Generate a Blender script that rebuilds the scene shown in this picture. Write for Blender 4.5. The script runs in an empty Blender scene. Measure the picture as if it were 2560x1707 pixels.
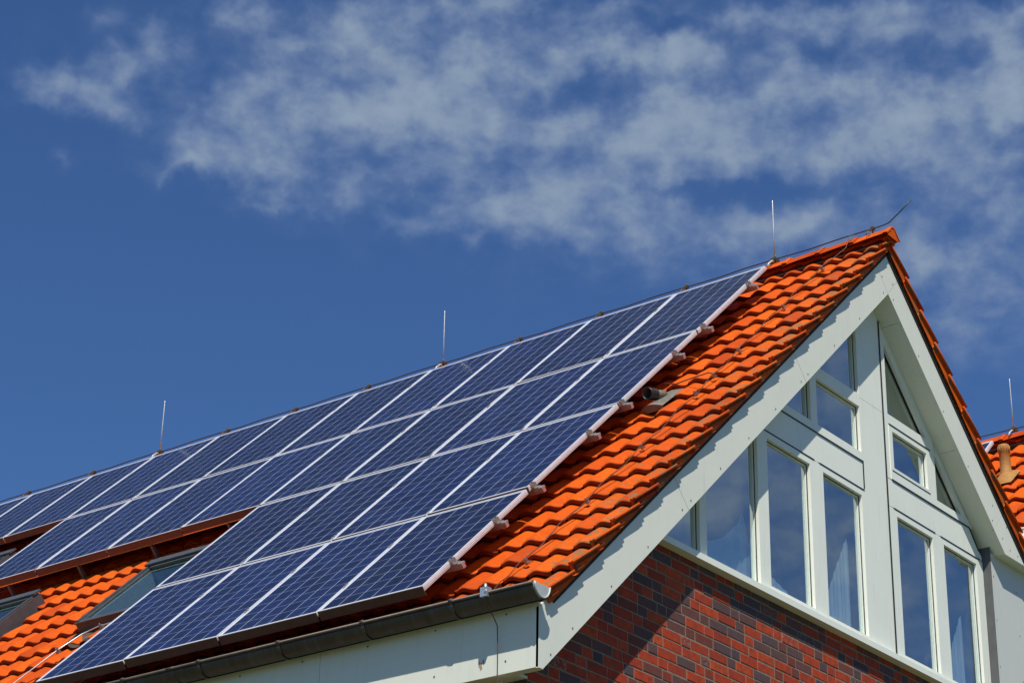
import bpy, math, random
from mathutils import Matrix, Vector

# ------------------------------------------------------------------ camera, sky, sun, exposure
scene = bpy.context.scene
COL = scene.collection
GZ = 11.83                       # height of the solar array's upper corner above the ground
PITCH = 0.754809                 # roof pitch (43.2 degrees)
SN, CS = math.sin(PITCH), math.cos(PITCH)
TAN = SN / CS

cam_data = bpy.data.cameras.new("camera")
cam = bpy.data.objects.new("camera", cam_data)
COL.objects.link(cam)
cam_data.sensor_width = 36.0
cam_data.lens = 5890.125 / 2560 * 36.0
cam_data.clip_end = 6000
yaw, pit, rol = 0.911376537, 0.440755666, 0.0166422826
fw = Vector((math.sin(yaw) * math.cos(pit), math.cos(yaw) * math.cos(pit), math.sin(pit)))
rt = Vector((math.cos(yaw), -math.sin(yaw), 0))
up = rt.cross(fw)
r2 = math.cos(rol) * rt + math.sin(rol) * up
u2 = -math.sin(rol) * rt + math.cos(rol) * up
cam.matrix_world = Matrix((
    (r2.x, u2.x, -fw.x, -17.0332427), (r2.y, u2.y, -fw.y, -10.2057424),
    (r2.z, u2.z, -fw.z, -10.1323159 + GZ), (0, 0, 0, 1)))
scene.camera = cam

SUN_TO = Vector((-0.433, -0.348, 0.832)).normalized()
SUN_EL = math.asin(SUN_TO.z)
SUN_ROT = math.atan2(SUN_TO.x, SUN_TO.y)
sun_data = bpy.data.lights.new("sun", 'SUN')
sun_data.energy = 4.6
sun_data.angle = math.radians(0.5)
sun_data.color = (1.0, 0.95, 0.87)
sun = bpy.data.objects.new("sun", sun_data)
COL.objects.link(sun)
sun.rotation_euler = (-SUN_TO).to_track_quat('-Z', 'Y').to_euler()
sun.location = (-30, -20, 40)

scene.view_settings.view_transform = 'Standard'
scene.view_settings.look = 'None'
scene.view_settings.gamma = 1.0
scene.view_settings.exposure = 0.15
SKY_STRENGTH = 0.055

world = bpy.data.worlds.new("World")
scene.world = world
world.use_nodes = True
WT = world.node_tree
WT.nodes.clear()


class NG:
    """tiny helper to write node graphs"""
    def __init__(self, tree):
        self.t = tree

    def n(self, kind, **kw):
        nd = self.t.nodes.new(kind)
        for k, v in kw.items():
            setattr(nd, k, v)
        return nd

    def put(self, sock, v):
        if v is None:
            return
        if hasattr(v, 'links') or isinstance(v, bpy.types.NodeSocket):
            self.t.links.new(v, sock)
        else:
            try:
                sock.default_value = v
            except Exception:
                sock.default_value = tuple(v) + (1.0,)

    def m(self, op, a, b=None, c=None, clamp=False):
        nd = self.n('ShaderNodeMath', operation=op, use_clamp=clamp)
        self.put(nd.inputs[0], a)
        self.put(nd.inputs[1], b)
        self.put(nd.inputs[2], c)
        return nd.outputs[0]

    def v(self, op, a, b=None, c=None):
        nd = self.n('ShaderNodeVectorMath', operation=op)
        self.put(nd.inputs[0], a)
        self.put(nd.inputs[1], b)
        self.put(nd.inputs[2], c)
        return nd.outputs['Value'] if op in ('DOT_PRODUCT', 'LENGTH', 'DISTANCE') else nd.outputs[0]

    def scale(self, a, s):
        nd = self.n('ShaderNodeVectorMath', operation='SCALE')
        self.put(nd.inputs[0], a)
        self.put(nd.inputs['Scale'], s)
        return nd.outputs[0]

    def xyz(self, a, b, c):
        nd = self.n('ShaderNodeCombineXYZ')
        self.put(nd.inputs[0], a); self.put(nd.inputs[1], b); self.put(nd.inputs[2], c)
        return nd.outputs[0]

    def sep(self, a):
        nd = self.n('ShaderNodeSeparateXYZ')
        self.put(nd.inputs[0], a)
        return nd.outputs

    def noise(self, vec, scale, detail=4, rough=0.55, dist=0.0, lac=2.0):
        nd = self.n('ShaderNodeTexNoise')
        self.put(nd.inputs['Vector'], vec)
        nd.inputs['Scale'].default_value = scale
        nd.inputs['Detail'].default_value = detail
        nd.inputs['Roughness'].default_value = rough
        nd.inputs['Distortion'].default_value = dist
        nd.inputs['Lacunarity'].default_value = lac
        return nd

    def ramp(self, fac, stops, interp='LINEAR'):
        nd = self.n('ShaderNodeValToRGB')
        cr = nd.color_ramp
        cr.interpolation = interp
        while len(cr.elements) < len(stops):
            cr.elements.new(0.5)
        for e, (p, c) in zip(cr.elements, stops):
            e.position = p
            e.color = c if len(c) == 4 else tuple(c) + (1,)
        self.put(nd.inputs[0], fac)
        return nd.outputs[0]

    def maprange(self, v, a, b, c=0.0, d=1.0, smooth=False):
        nd = self.n('ShaderNodeMapRange')
        if smooth:
            nd.interpolation_type = 'SMOOTHSTEP'
        self.put(nd.inputs[0], v)
        for i, x in zip((1, 2, 3, 4), (a, b, c, d)):
            self.put(nd.inputs[i], x)
        return nd.outputs[0]

    def mix(self, fac, a, b, blend='MIX'):
        nd = self.n('ShaderNodeMix', data_type='RGBA', blend_type=blend)
        self.put(nd.inputs[0], fac)
        self.put(nd.inputs[6], a)
        self.put(nd.inputs[7], b)
        return nd.outputs[2]

    def attr(self, name):
        nd = self.n('ShaderNodeAttribute')
        nd.attribute_name = name
        return nd


# clouds: soft banks of altocumulus, each at its own azimuth and elevation in the sky (degrees)
CLOUDS = [
    # az, el, half-width az, half-width el, weight
    (38.81, 30.37, 0.55, 0.32, 0.50),
    (41.14, 31.35, 0.68, 0.32, 0.60),
    (42.13, 32.18, 0.75, 0.48, 0.45),
    (40.28, 30.53, 0.92, 0.42, 0.40),
    (39.33, 30.95, 0.62, 0.32, 0.30),
    (41.53, 29.99, 0.49, 0.32, 0.25),
    (39.96, 28.81, 0.36, 0.24, 0.35),
    (40.42, 32.31, 0.50, 0.21, 0.20),
    (38.16, 31.22, 0.37, 0.26, 0.15),
    (44.46, 32.89, 0.82, 0.32, 0.50),
    (45.56, 32.24, 0.81, 0.32, 0.55),
    (47.69, 32.73, 1.26, 0.74, 0.80),
    (48.65, 32.36, 0.94, 0.42, 0.45),
    (50.48, 33.15, 1.26, 0.53, 0.45),
    (44.49, 30.45, 1.11, 0.42, 0.55),
    (45.65, 31.15, 1.55, 0.48, 0.50),
    (48.13, 30.51, 1.54, 0.64, 0.55),
    (49.63, 31.20, 1.24, 0.64, 0.70),
    (51.17, 30.98, 0.93, 0.74, 0.65),
    (50.84, 31.75, 0.93, 0.42, 0.45),
    (44.59, 29.20, 1.39, 0.48, 0.70),
    (45.52, 28.89, 0.73, 0.42, 0.50),
    (43.13, 28.93, 0.79, 0.21, 0.40),
    (45.14, 28.34, 0.60, 0.26, 0.30),
    (46.85, 28.60, 0.78, 0.42, 0.35),
    (47.93, 28.66, 0.60, 0.42, 0.35),
    (49.40, 29.35, 0.79, 0.48, 0.45),
    (50.06, 28.05, 1.08, 0.26, 0.45),
    (51.54, 28.46, 0.90, 0.53, 0.40),
    (47.07, 26.03, 0.47, 0.16, 0.12),
    (52.73, 30.27, 1.53, 0.53, 0.60),
    (55.78, 30.26, 1.53, 0.79, 0.85),
    (53.96, 29.07, 1.51, 0.64, 0.50),
    (52.76, 28.27, 1.50, 0.53, 0.45),
    (55.46, 28.27, 0.90, 0.32, 0.40),
    (53.94, 32.21, 1.25, 0.53, 0.50),
    (55.80, 32.25, 1.56, 0.42, 0.55),
    (57.35, 32.06, 0.94, 0.42, 0.50),
    (58.23, 30.94, 1.85, 0.53, 0.55),
    (58.80, 29.77, 1.52, 0.48, 0.50),
    (59.79, 31.82, 0.93, 0.32, 0.45),
    (60.97, 31.14, 1.24, 0.42, 0.50),
    (63.02, 30.28, 1.53, 0.79, 0.75),
    (64.90, 31.38, 1.55, 0.64, 0.65),
    (66.11, 31.63, 0.62, 1.06, 0.70),
    (63.19, 32.50, 1.88, 0.42, 0.45),
    (61.39, 32.98, 1.89, 0.26, 0.45),
    (58.61, 32.96, 0.82, 0.32, 0.45),
    (65.62, 32.65, 1.26, 0.32, 0.45),
    (64.98, 29.10, 1.21, 0.42, 0.40),
    (61.78, 29.53, 1.22, 0.53, 0.45),
    (59.63, 28.17, 1.50, 0.48, 0.40),
    (58.72, 27.68, 1.49, 0.42, 0.25),
    (64.24, 27.13, 1.19, 0.42, 0.35),
    (65.74, 27.90, 0.60, 0.53, 0.35),
    (55.82, 33.34, 1.27, 0.26, 0.40),
    (53.31, 33.20, 1.27, 0.32, 0.35),
    (65.98, 30.36, 0.61, 0.42, 0.50),
    (63.52, 25.35, 0.59, 0.32, 0.20),
    (54.44, 31.48, 0.93, 0.42, -0.30),
    (56.44, 33.02, 0.95, 0.42, -0.30),
    (58.27, 32.04, 0.50, 0.53, -0.35),
    (61.03, 32.17, 0.75, 0.32, -0.30),
    (63.73, 31.68, 0.93, 0.42, -0.30),
    (57.87, 28.86, 1.81, 0.32, -0.35),
    (61.44, 28.87, 1.21, 0.32, -0.25),
    # thin broad veils
    (49.95, 30.84, 6.41, 2.01, 0.19),
    (57.28, 30.03, 7.58, 2.44, 0.21),
    (63.78, 28.78, 5.07, 3.49, 0.20),
    (60.72, 26.65, 4.98, 1.38, 0.17),
    (64.68, 25.79, 3.06, 2.75, 0.17),
    (54.25, 27.64, 5.02, 0.95, 0.12),
    (45.75, 29.80, 3.17, 1.27, 0.14),
    (53.62, 32.89, 8.83, 0.95, 0.14),
    (40.79, 31.26, 2.48, 0.95, 0.12),
    # banks outside the view, mirrored by the panels and panes
    (50.5, 48.8, 6.6, 4.2, 1.25),
    (42.0, 46.5, 2.5, 1.6, 0.15),
    (122.6, 22.4, 3.4, 2.0, 0.40),
    (120.0, 20.0, 2.6, 1.3, 0.32),
    (116.8, 19.4, 2.4, 1.6, 0.25),
]


def build_world():
    g = NG(WT)
    sky = g.n('ShaderNodeTexSky', sky_type='NISHITA', sun_disc=False)
    sky.sun_elevation = SUN_EL
    sky.sun_rotation = SUN_ROT
    sky.altitude = 200
    sky.air_density = 1.0
    sky.dust_density = 0.25
    sky.ozone_density = 2.2
    tc = g.n('ShaderNodeTexCoord').outputs['Generated']
    d = g.v('NORMALIZE', tc)
    x, y, z = g.sep(d)
    az = g.m('MULTIPLY', g.m('ARCTAN2', x, y), 180 / math.pi)
    el = g.m('MULTIPLY', g.m('ARCSINE', z), 180 / math.pi)
    # plane-projected coordinates for the texture of the cloud layer
    zz = g.m('MAXIMUM', z, 0.06)
    pl = g.xyz(g.m('DIVIDE', x, zz), g.m('DIVIDE', y, zz), 0.0)
    ang = g.xyz(az, el, 0.0)
    warp = g.noise(ang, 0.75, 4, 0.55).outputs['Color']
    warp = g.scale(g.v('SUBTRACT', warp, (0.5, 0.5, 0.5)), 1.5)
    wang = g.v('MULTIPLY', g.v('ADD', ang, warp), (1, 1, 0))
    total = None
    for a, e, sa, se, w in CLOUDS:
        q = g.v('MULTIPLY', g.v('SUBTRACT', wang, (a, e, 0.0)), (1 / sa, 1 / se, 0.0))
        val = g.m('MULTIPLY', g.m('EXPONENT', g.m('MULTIPLY', g.v('DOT_PRODUCT', q, q), -0.7)), w)
        total = val if total is None else g.m('ADD', total, val)
    # scattered cloud everywhere else in the sky
    far = g.maprange(g.m('ABSOLUTE', g.m('SUBTRACT', az, 52.0)), 17.0, 30.0, 0, 1, True)
    gen = g.maprange(g.noise(pl, 1.3, 3, 0.5).outputs[0], 0.42, 0.75, 0, 0.75, True)
    total = g.m('ADD', total, g.m('MULTIPLY', far, gen))
    sang = g.v('MULTIPLY', ang, (0.86, 1.22, 1.0))
    sang = g.v('ADD', sang, g.scale(warp, 0.22))
    n1 = g.noise(sang, 0.42, 5, 0.5).outputs[0]
    n2 = g.noise(sang, 0.95, 5, 0.5).outputs[0]
    n3 = g.noise(sang, 2.4, 4, 0.5).outputs[0]
    tex = g.m('ADD', g.m('ADD', g.m('MULTIPLY', n1, 0.40), g.m('MULTIPLY', n2, 0.46)), g.m('MULTIPLY', n3, 0.14))
    thick = g.m('MINIMUM', total, 1.2)
    # puffs: the thicker the bank, the more of the mottled pattern fills in
    dens = g.m('ADD', g.m('MULTIPLY', thick, 0.80), g.m('MULTIPLY', g.m('SUBTRACT', tex, 0.5), 2.9))
    dens = g.maprange(dens, -0.15, 1.35, 0.0, 1.0, True)
    dens = g.m('MULTIPLY', dens, g.maprange(total, 0.0, 0.42, 0, 1, True))
    hor = g.maprange(z, 0.02, 0.12, 0, 1, True)
    dens = g.m('MULTIPLY', dens, hor)
    skyc = g.mix(1.0, sky.outputs[0], (0.70, 1.05, 1.53, 1), 'MULTIPLY')
    cloud = g.mix(g.maprange(dens, 0.15, 0.8), (3.2, 4.5, 7.6, 1), CLOUD_COL)
    colr = g.mix(dens, skyc, cloud)
    bg = g.n('ShaderNodeBackground')
    g.put(bg.inputs[0], colr)
    bg.inputs[1].default_value = SKY_STRENGTH
    out = g.n('ShaderNodeOutputWorld')
    WT.links.new(bg.outputs[0], out.inputs[0])


CLOUD_COL = (4.5, 5.8, 7.7, 1)
build_world()


# ------------------------------------------------------------------ materials
def mat(name, fn):
    m = bpy.data.materials.new(name)
    m.use_nodes = True
    t = m.node_tree
    t.nodes.clear()
    g = NG(t)
    out = g.n('ShaderNodeOutputMaterial')
    sh = fn(g)
    t.links.new(sh, out.inputs[0])
    return m


def pbsdf(g, color, rough=0.6, metal=0.0, spec=0.5, normal=None, ior=1.5):
    p = g.n('ShaderNodeBsdfPrincipled')
    g.put(p.inputs['Base Color'], color)
    g.put(p.inputs['Roughness'], rough)
    g.put(p.inputs['Metallic'], metal)
    g.put(p.inputs['Specular IOR Level'], spec)
    p.inputs['IOR'].default_value = ior
    if normal is not None:
        g.put(p.inputs['Normal'], normal)
    return p.outputs[0]


def bump(g, h, strength=0.3, dist=0.01):
    b = g.n('ShaderNodeBump')
    b.inputs['Strength'].default_value = strength
    b.inputs['Distance'].default_value = dist
    g.put(b.inputs['Height'], h)
    return b.outputs[0]


def geo_pos(g):
    return g.n('ShaderNodeNewGeometry').outputs['Position']


def plain(name, col, rough=0.5, metal=0.0, spec=0.5, var=0.12, scale=9.0, bmp=0.0):
    def f(g):
        pos = geo_pos(g)
        n = g.noise(pos, scale, 5, 0.6).outputs[0]
        k = g.maprange(n, 0.3, 0.7, 1 - var, 1 + var)
        c = g.scale(tuple(col[:3]), k)
        r = g.maprange(g.noise(pos, scale * 2.3, 3).outputs[0], 0.3, 0.7, rough * 0.85, min(1.0, rough * 1.15))
        nm = bump(g, g.noise(pos, scale * 8, 3).outputs[0], bmp, 0.004) if bmp else None
        return pbsdf(g, c, r, metal, spec, nm)
    return mat(name, f)


def tile_fn(g):
    pos = geo_pos(g)
    at = g.attr('shade')
    rnd = at.outputs['Color']
    r, ver, cut = g.sep(rnd)
    base = g.ramp(r, [(0.0, (0.42, 0.050, 0.003)), (0.15, (0.55, 0.076, 0.003)), (0.5, (0.63, 0.094, 0.003)), (0.85, (0.69, 0.112, 0.003)), (1.0, (0.56, 0.100, 0.006))])
    n1 = g.noise(pos, 26, 5, 0.65).outputs[0]
    base = g.mix(g.maprange(n1, 0.42, 0.75, 0, 0.55), base, (0.40, 0.046, 0.004, 1))
    stain = g.noise(g.v('ADD', pos, (3, 1, 9)), 3.2, 6, 0.65).outputs[0]
    base = g.mix(g.maprange(stain, 0.48, 0.72, 0, 0.40), base, (0.30, 0.036, 0.006, 1))
    # grey-green lichen and soot on the weathered edge tiles
    l1 = g.noise(pos, 11, 6, 0.7, 0.4).outputs[0]
    lim = g.maprange(ver, 0, 1, 0.62, 0.47)
    lich = g.m('MULTIPLY', g.maprange(g.m('SUBTRACT', l1, lim), 0.0, 0.10, 0, 1, True), g.maprange(ver, 0, 1, 0.40, 0.80))
    base = g.mix(lich, base, (0.20, 0.125, 0.055, 1))
    # lip shade and some edge dirt, both painted into the cut lower edges
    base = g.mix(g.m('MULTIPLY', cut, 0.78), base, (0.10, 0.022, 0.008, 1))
    nm = bump(g, g.noise(pos, 160, 3, 0.6).outputs[0], 0.25, 0.003)
    return pbsdf(g, base, g.maprange(n1, 0.3, 0.7, 0.6, 0.8), 0, 0.12, nm)


M_TILE = mat('clay_tile', tile_fn)
M_DARKWOOD = plain('roof_felt', (0.03, 0.018, 0.012), 0.9)


def board_fn(col):
    def f(g):
        pos = geo_pos(g)
        n = g.noise(pos, 3.0, 6, 0.65).outputs[0]
        st = g.noise(g.v('MULTIPLY', pos, (6, 6, 0.7)), 3.0, 5, 0.6).outputs[0]
        c = g.mix(g.maprange(n, 0.42, 0.75, 0, 0.18), col + (1,), tuple(k * 0.82 for k in col) + (1,))
        c = g.mix(g.maprange(st, 0.55, 0.8, 0, 0.16), c, (0.45, 0.43, 0.36, 1))
        dr = g.noise(g.v('MULTIPLY', pos, (14, 14, 1.1)), 2.0, 6, 0.65).outputs[0]
        c = g.mix(g.maprange(dr, 0.58, 0.78, 0, 0.22), c, (0.36, 0.36, 0.30, 1))
        return pbsdf(g, c, 0.5, 0, 0.35, bump(g, g.noise(pos, 5, 4).outputs[0], 0.10, 0.01))
    return f


M_BOARD = mat('white_board', board_fn((0.75, 0.765, 0.65)))
M_FRAME = mat('white_window_frame', board_fn((0.82, 0.845, 0.74)))
M_CLAD = mat('grey_cladding', board_fn((0.60, 0.62, 0.56)))
M_GASKET = plain('black_gasket', (0.012, 0.012, 0.014), 0.5)
M_STRIP = plain('dark_flashing', (0.10, 0.105, 0.105), 0.6, 0.0, 0.4)
M_SCREW = plain('screw_head', (0.14, 0.14, 0.13), 0.4, 0.6)
M_ALU = plain('aluminium', (0.74, 0.72, 0.70), 0.34, 0.85, 0.5, 0.06, 20)
M_ALUD = plain('dull_aluminium', (0.38, 0.36, 0.33), 0.4, 0.75, 0.5, 0.1, 30)
M_ALUW = plain('pale_aluminium_frame', (0.80, 0.80, 0.79), 0.42, 0.35, 0.5, 0.05, 20)
M_RODM = plain('galvanised_rod', (0.62, 0.62, 0.60), 0.38, 0.7, 0.5, 0.08, 20)
M_STEEL = plain('dull_steel', (0.34, 0.31, 0.27), 0.4, 0.7, 0.5, 0.15, 30)
M_WIRE = plain('dark_wire', (0.06, 0.058, 0.055), 0.5, 0.5, 0.5, 0.2, 20)
M_WIREL = plain('weathered_wire', (0.15, 0.08, 0.05), 0.5, 0.5, 0.5, 0.2, 20)
M_COPPER = plain('bronze_clamp', (0.16, 0.10, 0.035), 0.5, 0.6, 0.5, 0.3, 40)
def zinc_fn(g):
    pos = geo_pos(g)
    n = g.noise(pos, 5, 6, 0.65).outputs[0]
    st = g.noise(g.v('MULTIPLY', pos, (1.5, 11, 1.5)), 2.0, 6, 0.7).outputs[0]
    c = g.ramp(n, [(0.3, (0.060, 0.047, 0.033)), (0.7, (0.105, 0.085, 0.062))])
    c = g.mix(g.maprange(st, 0.52, 0.72, 0, 0.5), c, (0.15, 0.14, 0.12, 1))
    c = g.mix(g.maprange(st, 0.46, 0.30, 0, 0.5), c, (0.045, 0.036, 0.026, 1))
    return pbsdf(g, c, g.maprange(n, 0.3, 0.7, 0.4, 0.6), 0.35, 0.5)


M_ZINC = mat('weathered_zinc', zinc_fn)
M_ZINCL = plain('bright_zinc', (0.50, 0.53, 0.49), 0.5, 0.2, 0.5, 0.1, 12)
M_SKYFRAME = plain('skylight_cover', (0.070, 0.076, 0.080), 0.42, 0.05, 0.5, 0.15, 12)
M_BLACK = plain('black_pipe', (0.02, 0.018, 0.017), 0.45)
M_PIPEG = plain('grey_pipe', (0.17, 0.155, 0.12), 0.6, 0, 0.3, 0.3, 22)
M_TAN = plain('tan_vent_clay', (0.38, 0.19, 0.05), 0.6, 0, 0.3, 0.18, 18)
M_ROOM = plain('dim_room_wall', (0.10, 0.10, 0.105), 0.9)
M_EDGESHADE = plain('edge_shade_brown', (0.13, 0.072, 0.052), 0.6, 0.0, 0.4, 0.15, 14)  # dark brown that paints shade onto the panels' lower frame sides
M_SHAFT = plain('pale_shaft_lining', (0.42, 0.44, 0.42), 0.8)
M_RUST = plain('rust_stain', (0.45, 0.27, 0.14), 0.8)


def mortar_fn(g):
    pos = geo_pos(g)
    n = g.noise(pos, 30, 5, 0.65).outputs[0]
    c = g.ramp(n, [(0.3, (0.17, 0.13, 0.09)), (0.7, (0.30, 0.235, 0.165))])
    return pbsdf(g, c, 0.9, 0, 0.2, bump(g, g.noise(pos, 120, 4).outputs[0], 0.5, 0.004))


M_MORTAR = mat('mortar', mortar_fn)


def brick_fn(g):
    pos = geo_pos(g)
    r, r2_, r3 = g.sep(g.attr('shade').outputs['Color'])
    base = g.ramp(r, [(0.0, (0.060, 0.054, 0.068)), (0.14, (0.095, 0.066, 0.066)), (0.28, (0.135, 0.058, 0.048)),
                      (0.40, (0.20, 0.040, 0.022)), (0.52, (0.36, 0.040, 0.012)), (0.8, (0.46, 0.052, 0.012)), (1.0, (0.50, 0.075, 0.016))])
    n1 = g.noise(pos, 17, 6, 0.7, 0.3).outputs[0]
    base = g.mix(g.maprange(n1, 0.40, 0.68, 0, 0.68), base, (0.12, 0.036, 0.028, 1))
    n2 = g.noise(g.v('ADD', pos, (7, 3, 1)), 34, 5, 0.7).outputs[0]
    base = g.mix(g.maprange(n2, 0.60, 0.75, 0, 0.30), base, (0.26, 0.17, 0.12, 1))
    # lime bloom on a few bricks
    n3 = g.noise(pos, 48, 4, 0.65, 0.8).outputs[0]
    eff = g.m('MULTIPLY', g.maprange(r2_, 0.96, 0.99), g.maprange(n3, 0.50, 0.75))
    base = g.mix(eff, base, (0.36, 0.29, 0.23, 1))
    nm = bump(g, g.m('ADD', n2, g.noise(pos, 150, 3).outputs[0]), 0.45, 0.004)
    return pbsdf(g, base, 0.82, 0, 0.25, nm)


M_BRICK = mat('clinker_brick', brick_fn)


def cell_fn(g):
    # 6 x 10 polycrystalline cells under glass; local metres come in through the UV map
    uv = g.n('ShaderNodeUVMap').outputs[0]
    u, v, _ = g.sep(uv)
    P_ = 0.157
    cu = g.m('DIVIDE', g.m('SUBTRACT', u, 0.022), P_)
    cv = g.m('DIVIDE', g.m('SUBTRACT', v, 0.028), P_)
    fu, fv = g.m('FRACT', cu), g.m('FRACT', cv)
    lw = 0.012

    def line(f, w):
        a = g.m('ABSOLUTE', g.m('SUBTRACT', f, 0.5))
        return g.maprange(a, 0.5 - w - 0.004, 0.5 - w + 0.004, 0, 1)
    ln = g.m('MAXIMUM', line(fu, lw * 1.1), g.m('MULTIPLY', line(fv, lw * 0.8), 0.60))
    inside = g.m('MULTIPLY', g.m('MULTIPLY', g.m('GREATER_THAN', cu, 0.0), g.m('LESS_THAN', cu, 6.0)),
                 g.m('MULTIPLY', g.m('GREATER_THAN', cv, 0.0), g.m('LESS_THAN', cv, 10.0)))
    ln = g.m('MAXIMUM', ln, g.m('SUBTRACT', 1.0, inside))
    # two thin busbars along the slope in every cell
    bb = g.m('MAXIMUM', line(g.m('FRACT', g.m('ADD', fu, 0.23)), 0.0035), line(g.m('FRACT', g.m('ADD', fu, 0.77)), 0.0035))
    oi = g.n('ShaderNodeObjectInfo').outputs['Random']
    cid = g.xyz(g.m('FLOOR', cu), g.m('FLOOR', cv), g.m('MULTIPLY', oi, 91.7))
    wn = g.n('ShaderNodeTexWhiteNoise', noise_dimensions='3D')
    g.put(wn.inputs[0], cid)
    vor = g.n('ShaderNodeTexVoronoi')
    g.put(vor.inputs['Vector'], g.xyz(u, v, g.m('MULTIPLY', oi, 37.0)))
    vor.inputs['Scale'].default_value = 70
    vr = g.sep(vor.outputs['Color'])[0]
    k = g.m('ADD', g.m('MULTIPLY', vr, 0.42), g.m('MULTIPLY', wn.outputs[0], 0.40))
    cell = g.ramp(k, [(0.1, (0.003, 0.0075, 0.032)), (0.45, (0.005, 0.0125, 0.054)), (0.8, (0.009, 0.020, 0.085))])
    # every panel has its own depth of blue, and a film of dust that thickens unevenly
    cell = g.scale(cell, g.m('ADD', 0.80, g.m('MULTIPLY', oi, 0.40)))
    pos = geo_pos(g)
    dust = g.maprange(g.noise(pos, 2.2, 6, 0.65).outputs[0], 0.45, 0.75, 0.0, 0.025)
    cell = g.mix(dust, cell, (0.30, 0.29, 0.27, 1))
    c = g.mix(g.m('MULTIPLY', bb, 0.22), cell, (0.30, 0.33, 0.42, 1))
    c = g.mix(g.m('MULTIPLY', ln, 0.95), c, (0.50, 0.54, 0.66, 1))
    p = g.n('ShaderNodeBsdfPrincipled')
    g.put(p.inputs['Base Color'], c)
    p.inputs['Roughness'].default_value = 0.6
    p.inputs['Specular IOR Level'].default_value = 0.2
    p.inputs['Coat Weight'].default_value = CELL_COAT
    p.inputs['Coat IOR'].default_value = 1.33
    g.put(p.inputs['Coat Roughness'], g.maprange(g.noise(pos, 3.1, 5, 0.6).outputs[0], 0.35, 0.7, 0.06, 0.16))
    return p.outputs[0]


CELL_COAT = 0.52
M_CELL = mat('solar_cells', cell_fn)


def glass_fn(tint, base_refl):
    def f(g):
        pos = geo_pos(g)
        ge = g.n('ShaderNodeNewGeometry')
        c = g.m('ABSOLUTE', g.v('DOT_PRODUCT', ge.outputs['Incoming'], ge.outputs['Normal']))
        sch = g.m('POWER', g.m('SUBTRACT', 1.0, c), 5.0)
        fac = g.m('ADD', base_refl, g.m('MULTIPLY', sch, 1 - base_refl))
        fac = g.m('MULTIPLY', fac, g.m('SUBTRACT', 1.0, ge.outputs['Backfacing']), clamp=True)
        gl = g.n('ShaderNodeBsdfGlossy')
        gl.inputs['Roughness'].default_value = 0.0
        gl.inputs['Color'].default_value = (0.92, 1.0, 1.0, 1)
        g.put(gl.inputs['Normal'], bump(g, g.noise(pos, 1.4, 2).outputs[0], 0.05, 0.02))
        tr = g.n('ShaderNodeBsdfTransparent')
        tr.inputs[0].default_value = tint
        mx = g.n('ShaderNodeMixShader')
        g.put(mx.inputs[0], fac)
        g.t.links.new(tr.outputs[0], mx.inputs[1])
        g.t.links.new(gl.outputs[0], mx.inputs[2])
        return mx.outputs[0]
    return f


M_GLASS = mat('coated_window_glass', glass_fn((0.84, 0.92, 0.95, 1), 0.47))
M_SGLASS = mat('skylight_glass', glass_fn((0.72, 0.80, 0.80, 1), 0.10))


def curtain_fn(g):
    d = g.n('ShaderNodeBsdfDiffuse')
    d.inputs[0].default_value = (0.9, 0.92, 0.92, 1)
    tl = g.n('ShaderNodeBsdfTranslucent')
    tl.inputs[0].default_value = (0.6, 0.64, 0.66, 1)
    tr = g.n('ShaderNodeBsdfTransparent')
    m1 = g.n('ShaderNodeMixShader'); m1.inputs[0].default_value = 0.3
    g.t.links.new(d.outputs[0], m1.inputs[1]); g.t.links.new(tl.outputs[0], m1.inputs[2])
    m2 = g.n('ShaderNodeMixShader'); m2.inputs[0].default_value = 0.04
    g.t.links.new(m1.outputs[0], m2.inputs[1]); g.t.links.new(tr.outputs[0], m2.inputs[2])
    return m2.outputs[0]


M_CURTAIN = mat('sheer_curtain', curtain_fn)


def ground_fn(g):
    pos = geo_pos(g)
    n = g.noise(pos, 0.15, 8, 0.6).outputs[0]
    c = g.ramp(n, [(0.35, (0.10, 0.085, 0.06)), (0.5, (0.09, 0.10, 0.045)), (0.7, (0.06, 0.085, 0.03))])
    return pbsdf(g, c, 0.95, 0, 0.2)


M_GROUND = mat('ground_soil_and_grass', ground_fn)


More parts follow.
